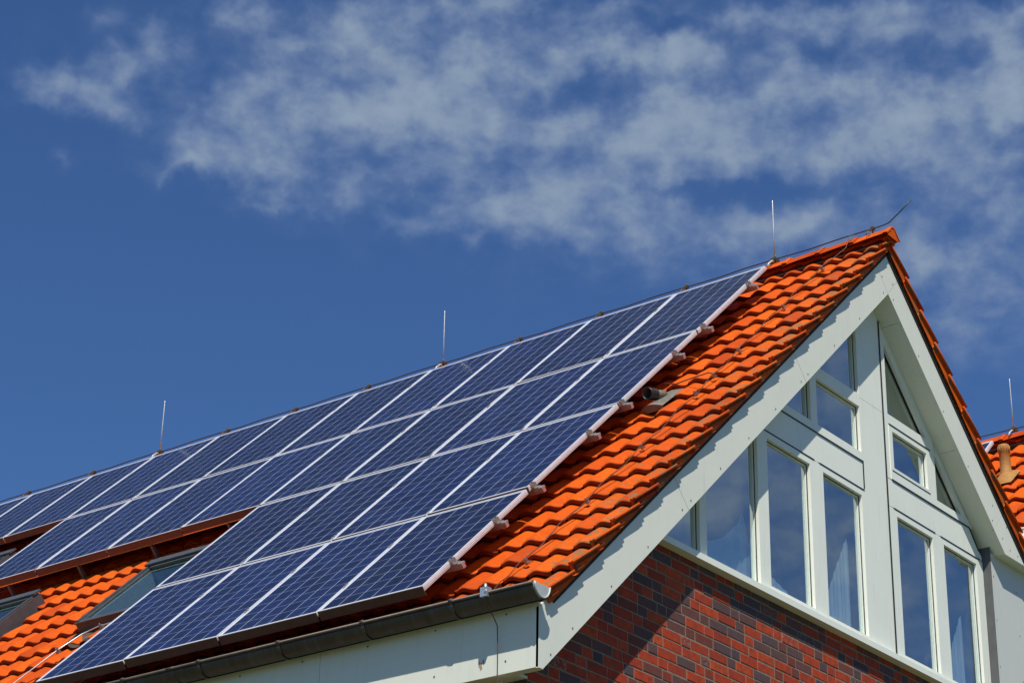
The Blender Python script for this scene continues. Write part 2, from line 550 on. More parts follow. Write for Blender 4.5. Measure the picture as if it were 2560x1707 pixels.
# ------------------------------------------------------------------ mesh building
class MB:
    def __init__(self):
        self.v, self.f, self.mi, self.sm, self.att, self.uv = [], [], [], [], [], []

    def face(self, idx, mi=0, smooth=False, att=(0.5, 0, 0)):
        self.f.append(tuple(idx)); self.mi.append(mi); self.sm.append(smooth); self.att.append(att)

    def prism(self, poly, axis_fn, mi=0, att=(0.5, 0, 0)):
        """poly: list of 2-D points; axis_fn(p, k) gives the 3-D point on face k (0 or 1)"""
        b = len(self.v); n = len(poly)
        for k in (0, 1):
            for p in poly:
                self.v.append(tuple(axis_fn(p, k)))
        self.face(range(b, b + n), mi, att=att)
        self.face(range(b + 2 * n - 1, b + n - 1, -1), mi, att=att)
        for i in range(n):
            j = (i + 1) % n
            self.face((b + i, b + n + i, b + n + j, b + j), mi, att=att)

    def box(self, x0, x1, y0, y1, z0, z1, mi=0, F=None, att=(0.5, 0, 0), ch=0.0):
        """axis-aligned box, optionally mapped by F; ch chamfers the edges round y faces"""
        b = len(self.v)
        pts = [(x0, y0, z0), (x1, y0, z0), (x1, y1, z0), (x0, y1, z0), (x0, y0, z1), (x1, y0, z1), (x1, y1, z1), (x0, y1, z1)]
        for p in pts:
            self.v.append(tuple(F(*p)) if F else p)
        for q in ((0, 3, 2, 1), (4, 5, 6, 7), (0, 1, 5, 4), (1, 2, 6, 5), (2, 3, 7, 6), (3, 0, 4, 7)):
            self.face([b + i for i in q], mi, att=att)

    def tube(self, pts, r, n=8, mi=0, cap=True):
        pts = [Vector(p) for p in pts]
        rs = r if isinstance(r, (list, tuple)) else [r] * len(pts)
        b = len(self.v)
        t0 = (pts[1] - pts[0]).normalized()
        ref = Vector((0, 0, 1)) if abs(t0.z) < 0.9 else Vector((1, 0, 0))
        s = t0.cross(ref).normalized()
        for i, p in enumerate(pts):
            if i == 0:
                t = (pts[1] - pts[0]).normalized()
            elif i == len(pts) - 1:
                t = (pts[-1] - pts[-2]).normalized()
            else:
                t = ((pts[i + 1] - p).normalized() + (p - pts[i - 1]).normalized()).normalized()
            s = (s - t * s.dot(t)).normalized()
            q = t.cross(s)
            for k in range(n):
                a = 2 * math.pi * k / n
                self.v.append(tuple(p + (s * math.cos(a) + q * math.sin(a)) * rs[i]))
        for i in range(len(pts) - 1):
            for k in range(n):
                k2 = (k + 1) % n
                self.face((b + i * n + k, b + i * n + k2, b + (i + 1) * n + k2, b + (i + 1) * n + k), mi, True)
        if cap:
            self.face([b + k for k in range(n - 1, -1, -1)], mi)
            e = b + (len(pts) - 1) * n
            self.face([e + k for k in range(n)], mi)

    def build(self, name, mats, parent=None, loc0=None):
        me = bpy.data.meshes.new(name)
        lo = [min(p[i] for p in self.v) for i in range(3)]
        hi = [max(p[i] for p in self.v) for i in range(3)]
        c = Vector(((lo[0] + hi[0]) / 2, (lo[1] + hi[1]) / 2, lo[2])) if loc0 is None else Vector(loc0)
        me.from_pydata([(p[0] - c.x, p[1] - c.y, p[2] - c.z) for p in self.v], [], self.f)
        for m in (mats if isinstance(mats, (list, tuple)) else [mats]):
            me.materials.append(m)
        me.polygons.foreach_set('material_index', self.mi)
        me.polygons.foreach_set('use_smooth', self.sm)
        at = me.attributes.new('shade', 'FLOAT_COLOR', 'FACE')
        flat = []
        for a in self.att:
            flat += [a[0], a[1], a[2], 1.0]
        at.data.foreach_set('color', flat)
        if self.uv:
            ul = me.uv_layers.new(name='UVMap')
            i = 0
            for uvs in self.uv:
                for q in uvs:
                    ul.data[i].uv = q
                    i += 1
        me.update()
        o = bpy.data.objects.new(name, me)
        COL.objects.link(o)
        org = ORG.get(parent.name, Vector((0, 0, 0))) if parent else Vector((0, 0, 0))
        o.location = c - org
        if parent:
            o.parent = parent
        ORG[o.name] = c
        return o


ORG = {}


def thing(name, label, cat, loc=(0, 0, 0), rot=None, group=None):
    o = bpy.data.objects.new(name, None)
    o.empty_display_size = 0.3
    COL.objects.link(o)
    if rot is not None:
        o.matrix_world = Matrix.Translation(Vector(loc)) @ rot.to_4x4()
        ORG[o.name] = Vector((0, 0, 0))
    else:
        o.location = loc
        ORG[o.name] = Vector(loc)
    o['label'] = label
    o['category'] = cat
    if group:
        o['group'] = group
    return o


def copy_thing(o, label):
    c = o.copy(); COL.objects.link(c); c['label'] = label
    for ch in list(o.children):
        d = ch.copy(); COL.objects.link(d); d.parent = c
        for g2 in list(ch.children):
            e = g2.copy(); COL.objects.link(e); e.parent = d
    return c


# roof frames: u along the ridge, v down the slope, n out of the slope
def RL(u, v, n):                        # left slope of the brick house
    return (-v * CS - n * SN, u, -v * SN + n * CS + GZ)


XR = 0.30                               # ridge x


def RR(u, v, n):                        # right slope: mirror about the ridge plane (u runs to the front)
    x, y, z = RL(0, v, n)
    return (2 * XR - x, -u, z)


ROT_L = Matrix(((0, -CS, -SN), (1, 0, 0), (0, -SN, CS)))
TZ = 0.07                               # and its extra height
TX = 5.18                               # ridge distance to the twin house


def TL(u, v, n):
    x, y, z = RL(u, v, n)
    return (x + TX, y, z + TZ)


def TR(u, v, n):
    x, y, z = RR(u, v, n)
    return (x + TX, y, z + TZ)


def W(x, y, z):
    return (x, y, z + GZ)


# ------------------------------------------------------------------ ground
gb = MB()
gb.box(-2500, 2500, -2500, 2500, -0.5, 0)
go = gb.build('ground', M_GROUND)
go['kind'] = 'structure'

# ------------------------------------------------------------------ the brick house
house = thing('brick_house', 'red brick gabled house with orange tiled roof and white-framed gable windows', 'house', (XR, 4.0, 0))

GAUGE = 0.345
TW = 0.215
LIFT = 0.062                            # how far the lower end of a tile stands above the batten plane
NB = -0.235                             # batten plane
VERGE = -1.175
random.seed(7)


def prof(s):
    """cross-section of a pantile, s from its left (0) to its right (1) edge seen from the eave"""
    if s < 0.36:
        return 0.010 + 0.034 * math.sin(math.pi / 2 * s / 0.36)
    x = (s - 0.36) / 0.64
    return -0.006 + 0.050 * (0.5 + 0.5 * math.cos(math.pi * x))


def tile_roof(name, F, u_lo, u_hi, v_edges, parent, verge_low=True, v_top=-0.30, holes=()):
    """pantiles laid from verge u_lo up to u_hi; v_edges are the lower ends of the courses"""
    mb = MB()
    NS = 12
    ss = [0.0, 0.05, 0.12, 0.22, 0.34, 0.46, 0.56, 0.64, 0.72, 0.82, 0.92, 1.0]
    ncol = int((u_hi - u_lo) / TW)
    for ci, vk in enumerate(v_edges):
        vtop = max(vk - GAUGE - 0.075, v_top)
        L = vk - vtop
        for j in range(ncol):
            ur = u_lo + j * TW               # right edge as seen from the eave
            um = ur + TW / 2
            vm = vk - 0.15
            if any(h[0] < um < h[1] and h[2] < vm < h[3] for h in holes):
                continue
            jn, jv, jt = random.uniform(-.0022, .0022), random.uniform(-.005, .005), random.uniform(-.0025, .0025)
            ver = max(0.0, 1.0 - (j / 3.0)) if verge_low else 0.0
            ver = min(1.0, ver + (0.25 if random.random() < 0.05 else 0))
            att = (random.random(), ver, 0.0)
            b = len(mb.v)
            rows = []
            for row in range(7):
                for i, s in enumerate(ss):
                    u = ur + TW * (1 - s) + (0.006 if i == 0 else 0)
                    # rounded lower corners and a nose that curls down at the crest
                    cr = 0.050 * max(0.0, 1 - s / 0.24) ** 2 + 0.016 * max(0.0, (s - 0.62) / 0.38) ** 2
                    ve = vk + jv - cr
                    p = prof(s) + (s - .5) * jt
                    nose = 0.023 * math.exp(-((s - 0.22) / 0.25) ** 2)
                    v, n = ((vtop, NB + p),
                            (vtop + (ve - vtop) * 0.6, NB + p + LIFT * 0.6),
                            (vtop + (ve - vtop) * 0.86, NB + p + LIFT * 0.86 - nose * 0.15),
                            (ve - 0.007, NB + p + LIFT - nose),
                            (ve, NB + p + LIFT - 0.004 - nose),
                            (ve, NB + p + LIFT - 0.036 - nose * 0.5),
                            (ve - 0.10, NB + p + LIFT - 0.046 - nose * 0.3))[row]
                    mb.v.append(F(u, v, n + jn))
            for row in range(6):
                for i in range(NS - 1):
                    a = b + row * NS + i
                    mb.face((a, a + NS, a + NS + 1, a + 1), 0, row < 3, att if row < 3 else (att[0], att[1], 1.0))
    return mb


FLAP_N = -0.252                         # lower edge of the verge skirts


def verge_flaps(mb, F, u0, sgn, v_edges, v_top, depth=0.075):
    """side flaps of the verge tiles: stepped skirts with a rolled rim on top"""
    for vk in v_edges:
        vt = max(vk - GAUGE - 0.03, v_top)
        att = (random.random(), 0.85, 0.0)
        n1 = NB + LIFT + 0.030
        n0 = NB + LIFT * 0.12 + 0.030
        jd = random.uniform(-.004, .004)
        ua, ub = u0 + sgn * 0.036, u0 + sgn * 0.048
        b = len(mb.v)
        # the skirt: slightly bellied face with a thicker lower end
        prof_d = [(0.0, 0.0), (0.3, 0.003), (0.6, 0.001), (0.85, 0.0), (1.0, 0.0)]
        for (v, n, out) in ((vt, n0, 0.0), (vk - 0.03, n1 - 0.004, 0.003), (vk, n1, 0.004)):
            for d_, o_ in prof_d:
                mb.v.append(F(ua - sgn * (o_ + out + jd), v, n + (FLAP_N - n) * d_))
        k = len(prof_d)
        for r in range(2):
            for i in range(k - 1):
                a = b + r * k + i
                q = (a, a + k, a + k + 1, a + 1)
                mb.face(q if sgn < 0 else q[::-1], 0, True, att)
        # end face and underside thickness
        e = len(mb.v)
        for d_, o_ in prof_d:
            mb.v.append(F(ub + sgn * 0.004, vk, n1 + (FLAP_N - n1) * d_))
        for i in range(k - 1):
            a = b + 2 * k + i
            mb.face((a, a + 1, e + i + 1, e + i), 0, False, att)
        # rim bead along the top
        mb.tube([F(u0 + sgn * 0.010, vt, n0 - 0.004), F(u0 + sgn * 0.010, vk + 0.004, n1 - 0.004)], 0.0105, 7)
        for q in range(len(mb.att) - 9, len(mb.att)):
            mb.att[q] = att
        # top shelf from rim to the tile
        b = len(mb.v)
        for p in ((u0 + sgn * .004, vt, n0), (u0 + sgn * .004, vk, n1), (u0 + sgn * 0.07, vk, n1 - 0.026), (u0 + sgn * 0.07, vt, n0 - 0.026)):
            mb.v.append(F(*p))
        mb.face((b, b + 1, b + 2, b + 3) if sgn > 0 else (b + 3, b + 2, b + 1, b), 0, False, att)


EDGES_L = [6.93] + [6.515 + 0.345 * 0 - GAUGE * k for k in range(0, 20)]
EDGES_L = [6.92] + [6.86 - GAUGE * k for k in range(1, 21)]
SKY_HOLES = [(4.05, 4.88, 4.10, 5.25), (6.42, 7.22, 4.05, 5.25), (8.42, 9.22, 2.25, 3.45)]
mbL = tile_roof('roof', RL, VERGE + 0.012, 15.0, EDGES_L, house, True, -0.30, SKY_HOLES)
verge_flaps(mbL, RL, VERGE, +1, EDGES_L, -0.30)
roofL = mbL.build('roof', M_TILE, house)
roofL['label'] = 'sunlit orange pantile roof slope under the solar panels'

EDGES_R = [3.27 - GAUGE * k for k in range(0, 11)]
mbR = tile_roof('roof', RR, -15.0, 1.163, EDGES_R, house, False, -0.30)
verge_flaps(mbR, RR, 1.175, -1, EDGES_R, -0.30, 0.10)
roofR = mbR.build('roof', M_TILE, house)
roofR['label'] = 'shaded far roof slope with stepped dark red verge tiles'

# roof deck under the tiles
mb = MB()
mb.box(-1.12, 14.6, -0.27, 6.85, NB - 0.05, NB - 0.012, 0, RL)
mb.box(-14.6, 1.12, -0.27, 3.2, NB - 0.05, NB - 0.012, 0, RR)
mb.build('roof_deck', M_DARKWOOD, house)


def ridge_caps(F, x_r, y0, y1, z_top, parent):
    """angular ridge tiles: two wings lying on the slopes and a rounded top, each lapping the next"""
    mb = MB()
    L = 0.36
    y = y0
    k = 0
    while y < y1:
        att = (random.random(), 0.5 if k < 3 else 0.2, 0.0)
        b = len(mb.v)
        jz = random.uniform(-.004, .003)
        shape = []
        for a_ in (0.125, 0.100, 0.080):
            shape.append((-a_, z_top - 0.020 - (a_ - 0.035) * TAN * 0.98))
        for i in range(7):
            t_ = -1 + 2 * i / 6
            shape.append((t_ * 0.062, z_top - 0.048 * t_ * t_))
        for a_ in (0.080, 0.100, 0.125):
            shape.append((a_, z_top - 0.020 - (a_ - 0.035) * TAN * 0.98))
        N = len(shape)
        st = [(0.0, -0.012), (0.002, 0.004), (0.045, 0.006), (0.055, -0.002), (L * 0.6, -0.006), (L + 0.05, -0.016)]
        for dy, dz in st:
            for (px, pz) in shape:
                mb.v.append((x_r + px * (1 + dz * 2), y + dy, pz + dz + jz + GZ))
        for q in range(len(st) - 1):
            for i in range(N - 1):
                a = b + q * N + i
                mb.face((a, a + 1, a + N + 1, a + N), 0, q >= 1, att)
        if k == 0:
            c = len(mb.v)
            for (px, pz) in shape:
                mb.v.append((x_r + px * 0.9, y + 0.004, pz - 0.022 + GZ))
            mb.face([c + i for i in range(N - 1, -1, -1)], 0, False, att)
        y += L
        k += 1
    return mb.build('ridge_cap', M_TILE, parent)


ridge_caps(None, XR, -1.205, 15.0, 0.166, house)

# ---- barge boards on the gable front
Y0, YB = -1.11, -1.085
AZ = -0.4976                            # inner apex of the barge boards
TAN = SN / CS


def slope_pt(x, off=0.0, side=-1):
    """z on the inner barge-board line (off: perpendicular distance outward)"""
    return AZ - abs(x - XR) * TAN + off / CS


BW = 0.350                              # barge-board width across


def screw(mb, x, z, y=Y0, r=0.0075):
    b = len(mb.v)
    n = 8
    for k in range(n):
        a = 2 * math.pi * k / n
        mb.v.append((x + r * math.cos(a), y - 0.0025, z + r * math.sin(a) + GZ))
    mb.face(range(b, b + n), 1)


def barge_piece(side, s0, s1, screws=(), end=None):
    """board between two positions along the slope; s measured horizontally from the inner apex"""
    mb = MB()
    ox, oz = BW * SN, BW * CS
    g = 0.002
    p0, p1 = s0 + g, s1 - g
    poly = [(XR + side * p0, AZ - p0 * TAN), (XR + side * p1, AZ - p1 * TAN),
            (XR + side * (p1 + ox), AZ - p1 * TAN + oz), (XR + side * (p0 + ox), AZ - p0 * TAN + oz)]
    if end:
        poly = end(poly)
    if side < 0:
        poly = poly[::-1]
    mb.prism(poly[::-1], lambda p, k: (p[0], (Y0, YB)[k], p[1] + GZ))
    for x, z in screws:
        screw(mb, x, z)
    return mb.build('bargeboard', [M_BOARD, M_SCREW], house)


def row_screws(side, s0, s1, n):
    out = []
    for i in range(n):
        s = s0 + 0.06 + (s1 - s0 - 0.12) * i / max(1, n - 1)
        for off in (0.045, 0.31):
            out.append((XR + side * (s + off * SN), AZ - s * TAN + off * CS))
    return out


# apex piece (kite)
mb = MB()
ox, oz = BW * SN, BW * CS
g_ = 0.002
mb.prism([(XR, AZ + .003), (XR + ox - g_, AZ + oz), (XR, AZ + BW / CS), (XR - ox + g_, AZ + oz)][::-1],
         lambda p, k: (p[0], (Y0, YB)[k], p[1] + GZ))
for x, z in ((0.20, -0.36), (0.40, -0.36), (0.12, -0.26), (0.48, -0.26), (0.30, -0.10)):
    screw(mb, x, z)
mb.build('bargeboard', [M_BOARD, M_SCREW], house)
barge_piece(-1, 0.0, 1.55, row_screws(-1, 0, 1.55, 4))
barge_piece(-1, 1.55, 3.39, row_screws(-1, 1.55, 3.39, 5))
YBR0 = -0.872
XE, ZB, ZT = -4.95, -5.392, -4.93


def left_end(poly):
    # foot of the board is cut level at the bottom and plumb at the fascia corner
    xb = XR - (AZ - ZB) / TAN
    p0 = 3.392
    return [(XR - p0, AZ - p0 * TAN), (xb, ZB), (XE, ZB), (XE, -4.965), (XR - p0 - ox, AZ - p0 * TAN + oz)]


barge_piece(-1, 3.39, 5.2, row_screws(-1, 3.39, 4.9, 4) + [(-4.82, -5.27)], left_end)
barge_piece(1, 0.0, 1.84, row_screws(1, 0, 1.84, 5))
ZBX = -2.408
XRI = XR + (AZ - ZBX) / TAN


def right_end(poly):
    p0 = 1.842
    return [(XR + p0, AZ - p0 * TAN), (XRI, ZBX), (2.50, ZBX), (2.50, -2.01), (XR + p0 + ox, AZ - p0 * TAN + oz)]


barge_piece(1, 1.84, 2.0, [(2.30, -2.26), (2.40, -2.12), (2.44, -2.34), (2.14, -1.98)], right_end)

# soffits (underside boards between barge board and gable wall)
mb = MB()
YW = -0.905


def soffit(side, s0, s1):
    pa = (XR + side * s0, AZ - s0 * TAN)
    pb = (XR + side * s1, AZ - s1 * TAN)
    nx, nz = side * SN * 0.02, CS * 0.02
    poly = [pa, pb, (pb[0] + nx, pb[1] + nz), (pa[0] + nx, pa[1] + nz)]
    if side > 0:
        poly = poly[::-1]
    mb.prism(poly, lambda p, k: (p[0], (YB + .001, YW + 0.09)[k], p[1] + GZ))


soffit(-1, 0.006, 1.5); soffit(-1, 1.503, 3.4); soffit(-1, 3.403, 5.19)
soffit(1, 0.006, 0.216); soffit(1, 0.219, 1.2); soffit(1, 1.203, 2.03)
mb.build('soffit', M_BOARD, house)
mb = MB()
mb.box(XRI + 0.002, 3.40, YB + .001, -0.80, ZBX + 0.002 + GZ, ZBX + 0.03 + GZ)
mb.build('soffit', M_BOARD, house)

# left eave fascia, its soffit and the gutter
mb = MB()
js = [-1.107, 0.86, 2.86, 4.86, 6.86, 8.86, 10.86, 12.86, 14.6]
for a, b in zip(js[:-1], js[1:]):
    mb.box(XE, XE + 0.022, a + .002, b - .002, ZB + 0.006 + GZ, ZT + GZ)
for k in range(24):
    for zz in (-5.30, -4.97):
        y = -0.83 + k * 0.62
        b = len(mb.v)
        for q in range(8):
            a = 2 * math.pi * q / 8
            mb.v.append((XE - 0.0025, y + 0.0075 * math.cos(a), zz + 0.0075 * math.sin(a) + GZ))
        mb.face(range(b + 7, b - 1, -1), 1)
# small rust-coloured scrape on the fascia
for (cy, cz, ry, rz) in ((-0.62, -5.30, .010, .028), (-0.64, -5.27, .006, .02), (-0.605, -5.285, .005, .024)):
    b = len(mb.v)
    for q in range(9):
        a = 2 * math.pi * q / 9
        rr = 1 + 0.35 * math.sin(q * 2.7)
        mb.v.append((XE - 0.0018, cy + ry * rr * math.cos(a), cz + rz * rr * math.sin(a) + GZ))
    mb.face(range(b + 8, b - 1, -1), 2)
mb.build('fascia', [M_BOARD, M_SCREW, M_RUST], house)
mb = MB()
mb.box(XE + 0.024, -4.862, YB + .002, YBR0, ZB + 0.010 + GZ, ZB + 0.03 + GZ)
mb.box(XE + 0.024, -4.70, YBR0 + .002, 14.6, ZB + 0.010 + GZ, ZB + 0.03 + GZ)
mb.build('eave_soffit', M_BOARD, house)

GX, GZC, GR = -5.045, -4.868, 0.083    # gutter centre and radius


def gutter_mesh(y0, y1, x, z, r, t=0.003):
    mb = MB()
    N = 15
    outer, inner = [], []
    for i in range(N):
        a = math.pi + math.pi * i / (N - 1)
        outer.append((math.cos(a) * r, math.sin(a) * r * 1.05))
        inner.append((math.cos(a) * (r - t), math.sin(a) * (r - t) * 1.05))
    prof_ = outer + inner[::-1]
    b = len(mb.v)
    nseg = 2
    for k in range(nseg):
        y = (y0, y1)[k]
        for p in prof_:
            mb.v.append((x + p[0], y, z + p[1] + GZ))
    n = len(prof_)
    for i in range(n):
        j = (i + 1) % n
        mb.face((b + i, b + n + i, b + n + j, b + j)[::-1], 0, i not in (N - 1, n - 1))
    # rolled bead on the front rim
    mb.tube([(x - r - 0.004, y0, z + 0.006 + GZ), (x - r - 0.004, y1, z + 0.006 + GZ)], 0.0125, 10)
    # seams every couple of metres
    return mb


gut = gutter_mesh(-1.19, 15.0, GX, GZC, GR).build('gutter', M_ZINC, house)
gut['label'] = 'dark weathered half-round gutter along the left eave'
mb = MB()
N = 16
b = len(mb.v)
for yy in (-1.203, -1.188):
    for i in range(N):
        a = math.pi + math.pi * i / (N - 1)
        mb.v.append((GX + math.cos(a) * GR * 1.03, yy, GZC + math.sin(a) * GR * 1.1 + 0.012 + GZ))
mb.face(range(b + N - 1, b - 1, -1)[::-1], 0)
mb.face(range(b + N, b + 2 * N)[::-1], 0)
for i in range(N):
    j = (i + 1) % N
    mb.face((b + i, b + N + i, b + N + j, b + j), 0)
mb.tube([(GX + math.cos(math.pi + math.pi * i / 11) * GR * 1.04, -1.206, GZC + 0.012 + math.sin(math.pi + math.pi * i / 11) * GR * 1.12 + GZ) for i in range(12)], 0.006, 6)
mb.build('end_cap', M_ZINCL, gut)
for ys in (2.2, 5.2, 8.2, 11.2):
    mb = gutter_mesh(ys - 0.04, ys + 0.04, GX, GZC, GR + 0.004)
    mb.build('seam_sleeve', M_ZINC, gut)
y = -0.49
while y < 14.5:
    mb = MB()
    pts = []
    for i in range(13):
        a = math.pi * (0.93 + 1.05 * i / 12)
        pts.append((GX + math.cos(a) * (GR + 0.004), y, GZC + math.sin(a) * (GR + 0.004) * 1.05 + GZ))
    for i in range(len(pts) - 1):
        (xa, _, za), (xb, _, zb) = pts[i], pts[i + 1]
        cx, cz = GX, GZC + GZ
        b = len(mb.v)
        for (px, pz) in ((xa, za), (xb, zb)):
            dx, dz = px - cx, pz - cz
            l = math.hypot(dx, dz)
            for yy in (y - 0.013, y + 0.013):
                mb.v.append((px, yy, pz)); mb.v.append((px + dx / l * 0.005, yy, pz + dz / l * 0.005))
        mb.face((b + 1, b + 5, b + 7, b + 3)); mb.face((b, b + 1, b + 3, b + 2)); mb.face((b, b + 4, b + 5, b + 1)); mb.face((b + 2, b + 3, b + 7, b + 6))
    mb.tube([(GX - GR - 0.005, y - 0.016, GZC + 0.010 + GZ), (GX - GR - 0.005, y + 0.016, GZC + 0.010 + GZ)], 0.017, 8)
    mb.build('bracket', M_ZINC, gut)
    y += 0.80

# ---- brick walls
mb = MB()
random.seed(21)
BH, BJ = 0.0715, 0.0115


def brick_wall(mb, x0, x1, z0, z1, P, clip):
    """P(a, d, z): a along the wall, d outward"""
    row = 0
    z = z1 - BH
    while z > z0 - BH:
        a = x0 - (0.0, 0.125, 0.06, 0.19)[row % 4] + random.uniform(-.01, .01)
        run = row % 3
        while a < x1:
            header = (run % 3 == 2) or random.random() < 0.12
            L = 0.1175 if header else 0.2435
            lo, hi = max(a, x0), min(a + L, x1)
            lim = XR - (AZ - 0.03 - (z + BH)) / TAN if clip else -99
            lo = max(lo, lim)
            if hi - lo > 0.03:
                q = random.random()
                if header:
                    sh = random.uniform(0.0, 0.5) if q < 0.55 else random.uniform(0.5, 1)
                else:
                    sh = random.uniform(0.0, 0.42) if q < 0.47 else random.uniform(0.46, 1)
                att = (sh, random.random(), random.random())
                o = random.uniform(-.0015, .0025)
                jz = random.uniform(-.0015, .0015)
                c = 0.0035
                b = len(mb.v)
                za, zb = z + jz + random.uniform(-.001, .001), z + BH + jz + random.uniform(-.001, .001)
                for (aa, zz_) in ((lo, za), (hi, za), (hi, zb), (lo, zb)):
                    mb.v.append(P(aa, -0.012, zz_))
                for (aa, zz_) in ((lo, za), (hi, za), (hi, zb), (lo, zb)):
                    mb.v.append(P(aa, o - 0.002, zz_))
                for (aa, zz_) in ((lo + c, za + c), (hi - c, za + c), (hi - c, zb - c), (lo + c, zb - c)):
                    mb.v.append(P(aa, o, zz_))
                mb.face((b + 8, b + 9, b + 10, b + 11), 0, False, att)
                for i in range(4):
                    j = (i + 1) % 4
                    mb.face((b + i, b + j, b + 4 + j, b + 4 + i), 0, False, att)
                    mb.face((b + 4 + i, b + 4 + j, b + 8 + j, b + 8 + i), 0, False, att)
            a += L + 0.0105
            run += 1
        z -= BH + BJ
        row += 1


YBR = -0.872                            # brick face of the gable
XBL = -4.765                            # brick face of the side wall
# gable brickwork, stepped under the sloping barge board
random.seed(5)
brick_wall(mb, XBL, 2.24, -11.83, -3.90, lambda a, d, z: (a, YBR - d, z + GZ), True)
wall1 = mb.build('wall', M_BRICK, house)
wall1['label'] = 'red and purple brickwork of the gable'
mb = MB()
brick_wall(mb, -YBR * -1 + 0.0, 14.4, -11.83, -5.36, lambda a, d, z: (XBL - d, a, z + GZ), False)
mb.build('wall', M_BRICK, house)
mb = MB()
# mortar bed / core, with the left shoulder rising under the slope
xs = XR - (AZ + 3.90) / TAN
mb.prism([(XBL + .004, -11.82), (2.24, -11.82), (2.24, -3.90), (XR - (AZ - 0.03 + 3.90) / TAN, -3.90), (XBL + .004, AZ - .03 - (XR - XBL) * TAN)][::-1], lambda p, k: (p[0], (YBR + 0.0025, YBR + 0.25)[k], p[1] + GZ))
mb.prism([(YBR + 0.004, -11.82), (14.4, -11.82), (14.4, -5.36), (YBR + 0.004, -5.36)], lambda p, k: (XBL + (0.0025, 0.25)[k], p[0], p[1] + GZ))
# rear gable and floor slab keep the house closed
mb.prism([(XBL + .3, -11.82), (2.3, -11.82), (2.3, -2.4), (XR, -0.55), (XBL + .3, -5.4)][::-1], lambda p, k: (p[0], (14.1, 14.38)[k], p[1] + GZ))
mb.box(2.26, 2.45, -0.6, 14.3, 0.02, GZ - 2.45)
mb.build('wall_core', M_MORTAR, house)

# ---- gable glazing
YG = -0.868                             # glass plane
LEFT_H = lambda p: (p[1]) - (AZ - abs(p[0] - XR) * TAN) + 0.001   # <=0 inside the gable


def clip_gable(poly):
    """clip a polygon to the triangle below the soffits"""
    for side in (-1, 1):
        def val(p):
            return p[1] - (AZ - side * (p[0] - XR) * TAN) + 0.002
        out = []
        for i in range(len(poly)):
            a, b_ = poly[i], poly[(i + 1) % len(poly)]
            va, vb = val(a), val(b_)
            if va <= 0:
                out.append(a)
            if (va < 0 < vb) or (vb < 0 < va):
                t = va / (va - vb)
                out.append((a[0] + (b_[0] - a[0]) * t, a[1] + (b_[1] - a[1]) * t))
        poly = out
        if not poly:
            return poly
    return poly


def slab(mb, poly, y0, y1, mi=0):
    poly = clip_gable(poly)
    if len(poly) < 3:
        return
    mb.prism(poly, lambda p, k: (p[0], (y0, y1)[k], p[1] + GZ), mi)


def rect(x0, x1, z0, z1):
    return [(x0, z0), (x1, z0), (x1, z1), (x0, z1)]


YI = -0.82
# panels (spandrels and the central pillar)
mb = MB()
slab(mb, rect(0.028, 0.446, -1.573, 0.2), YW, YI)
slab(mb, rect(0.028, 0.446, -3.858, -1.577), YW, YI)
mb.build('cladding_panel', M_FRAME, house)
mb = MB()
slab(mb, rect(-3.2, 0.022, -2.462, -2.200), YW - .002, YI)
mb.build('cladding_panel', M_FRAME, house)
mb = MB()
slab(mb, [(0.456, -2.462), (2.246, -2.462), (2.246, -2.42), (2.16, -2.36), (2.02, -2.202), (0.456, -2.202)], YW - .002, YI)
mb.build('cladding_panel', M_FRAME, house)
# dark joints behind the panels
mb = MB()
slab(mb, rect(-3.1, 2.25, -3.86, 0.0), YI + 0.001, YI + 0.004)
jn_holes = []
mb = MB()
JW = 0.0045


def joint(x0, z0, x1, z1, w=JW):
    l = math.hypot(x1 - x0, z1 - z0)
    px, pz = -(z1 - z0) / l * w, (x1 - x0) / l * w
    poly = [(x0 - px, z0 - pz), (x1 - px, z1 - pz), (x1 + px, z1 + pz), (x0 + px, z0 + pz)]
    mb.prism(poly, lambda p, k: (p[0], (YW - 0.0105, YW + .02)[k], p[1] + GZ))


joint(0.451, -0.66, 0.451, -3.86, 0.006)
joint(-1.33, -2.195, 0.025, -2.195); joint(0.027, -2.19, 0.027, -2.45, 0.0035)
joint(-1.62, -2.468, -0.83, -2.468); joint(-0.745, -2.468, 0.015, -2.468)
joint(0.55, -2.195, 2.02, -2.197, 0.006); joint(2.02, -2.197, 2.185, -2.38, 0.005)
joint(0.55, -2.468, 1.315, -2.468); joint(1.42, -2.468, 2.19, -2.468)
joint(0.545, -1.653, 1.315, -1.653); joint(0.565, -2.098, 1.275, -2.098, .0025)
mb.build('joint_seal', M_GASKET, house)


def ring(mb, outer, inner, y0, y1, mi=0):
    """frame of four sticks between two axis-aligned rectangles, clipped under the soffits"""
    (a0, a1, c0, c1), (b0, b1, d0, d1) = outer, inner
    for r in (rect(a0, b0, c0, c1), rect(b1, a1, c0, c1), rect(b0, b1, c0, d0), rect(b0, b1, d1, c1)):
        slab(mb, r, y0, y1, mi)


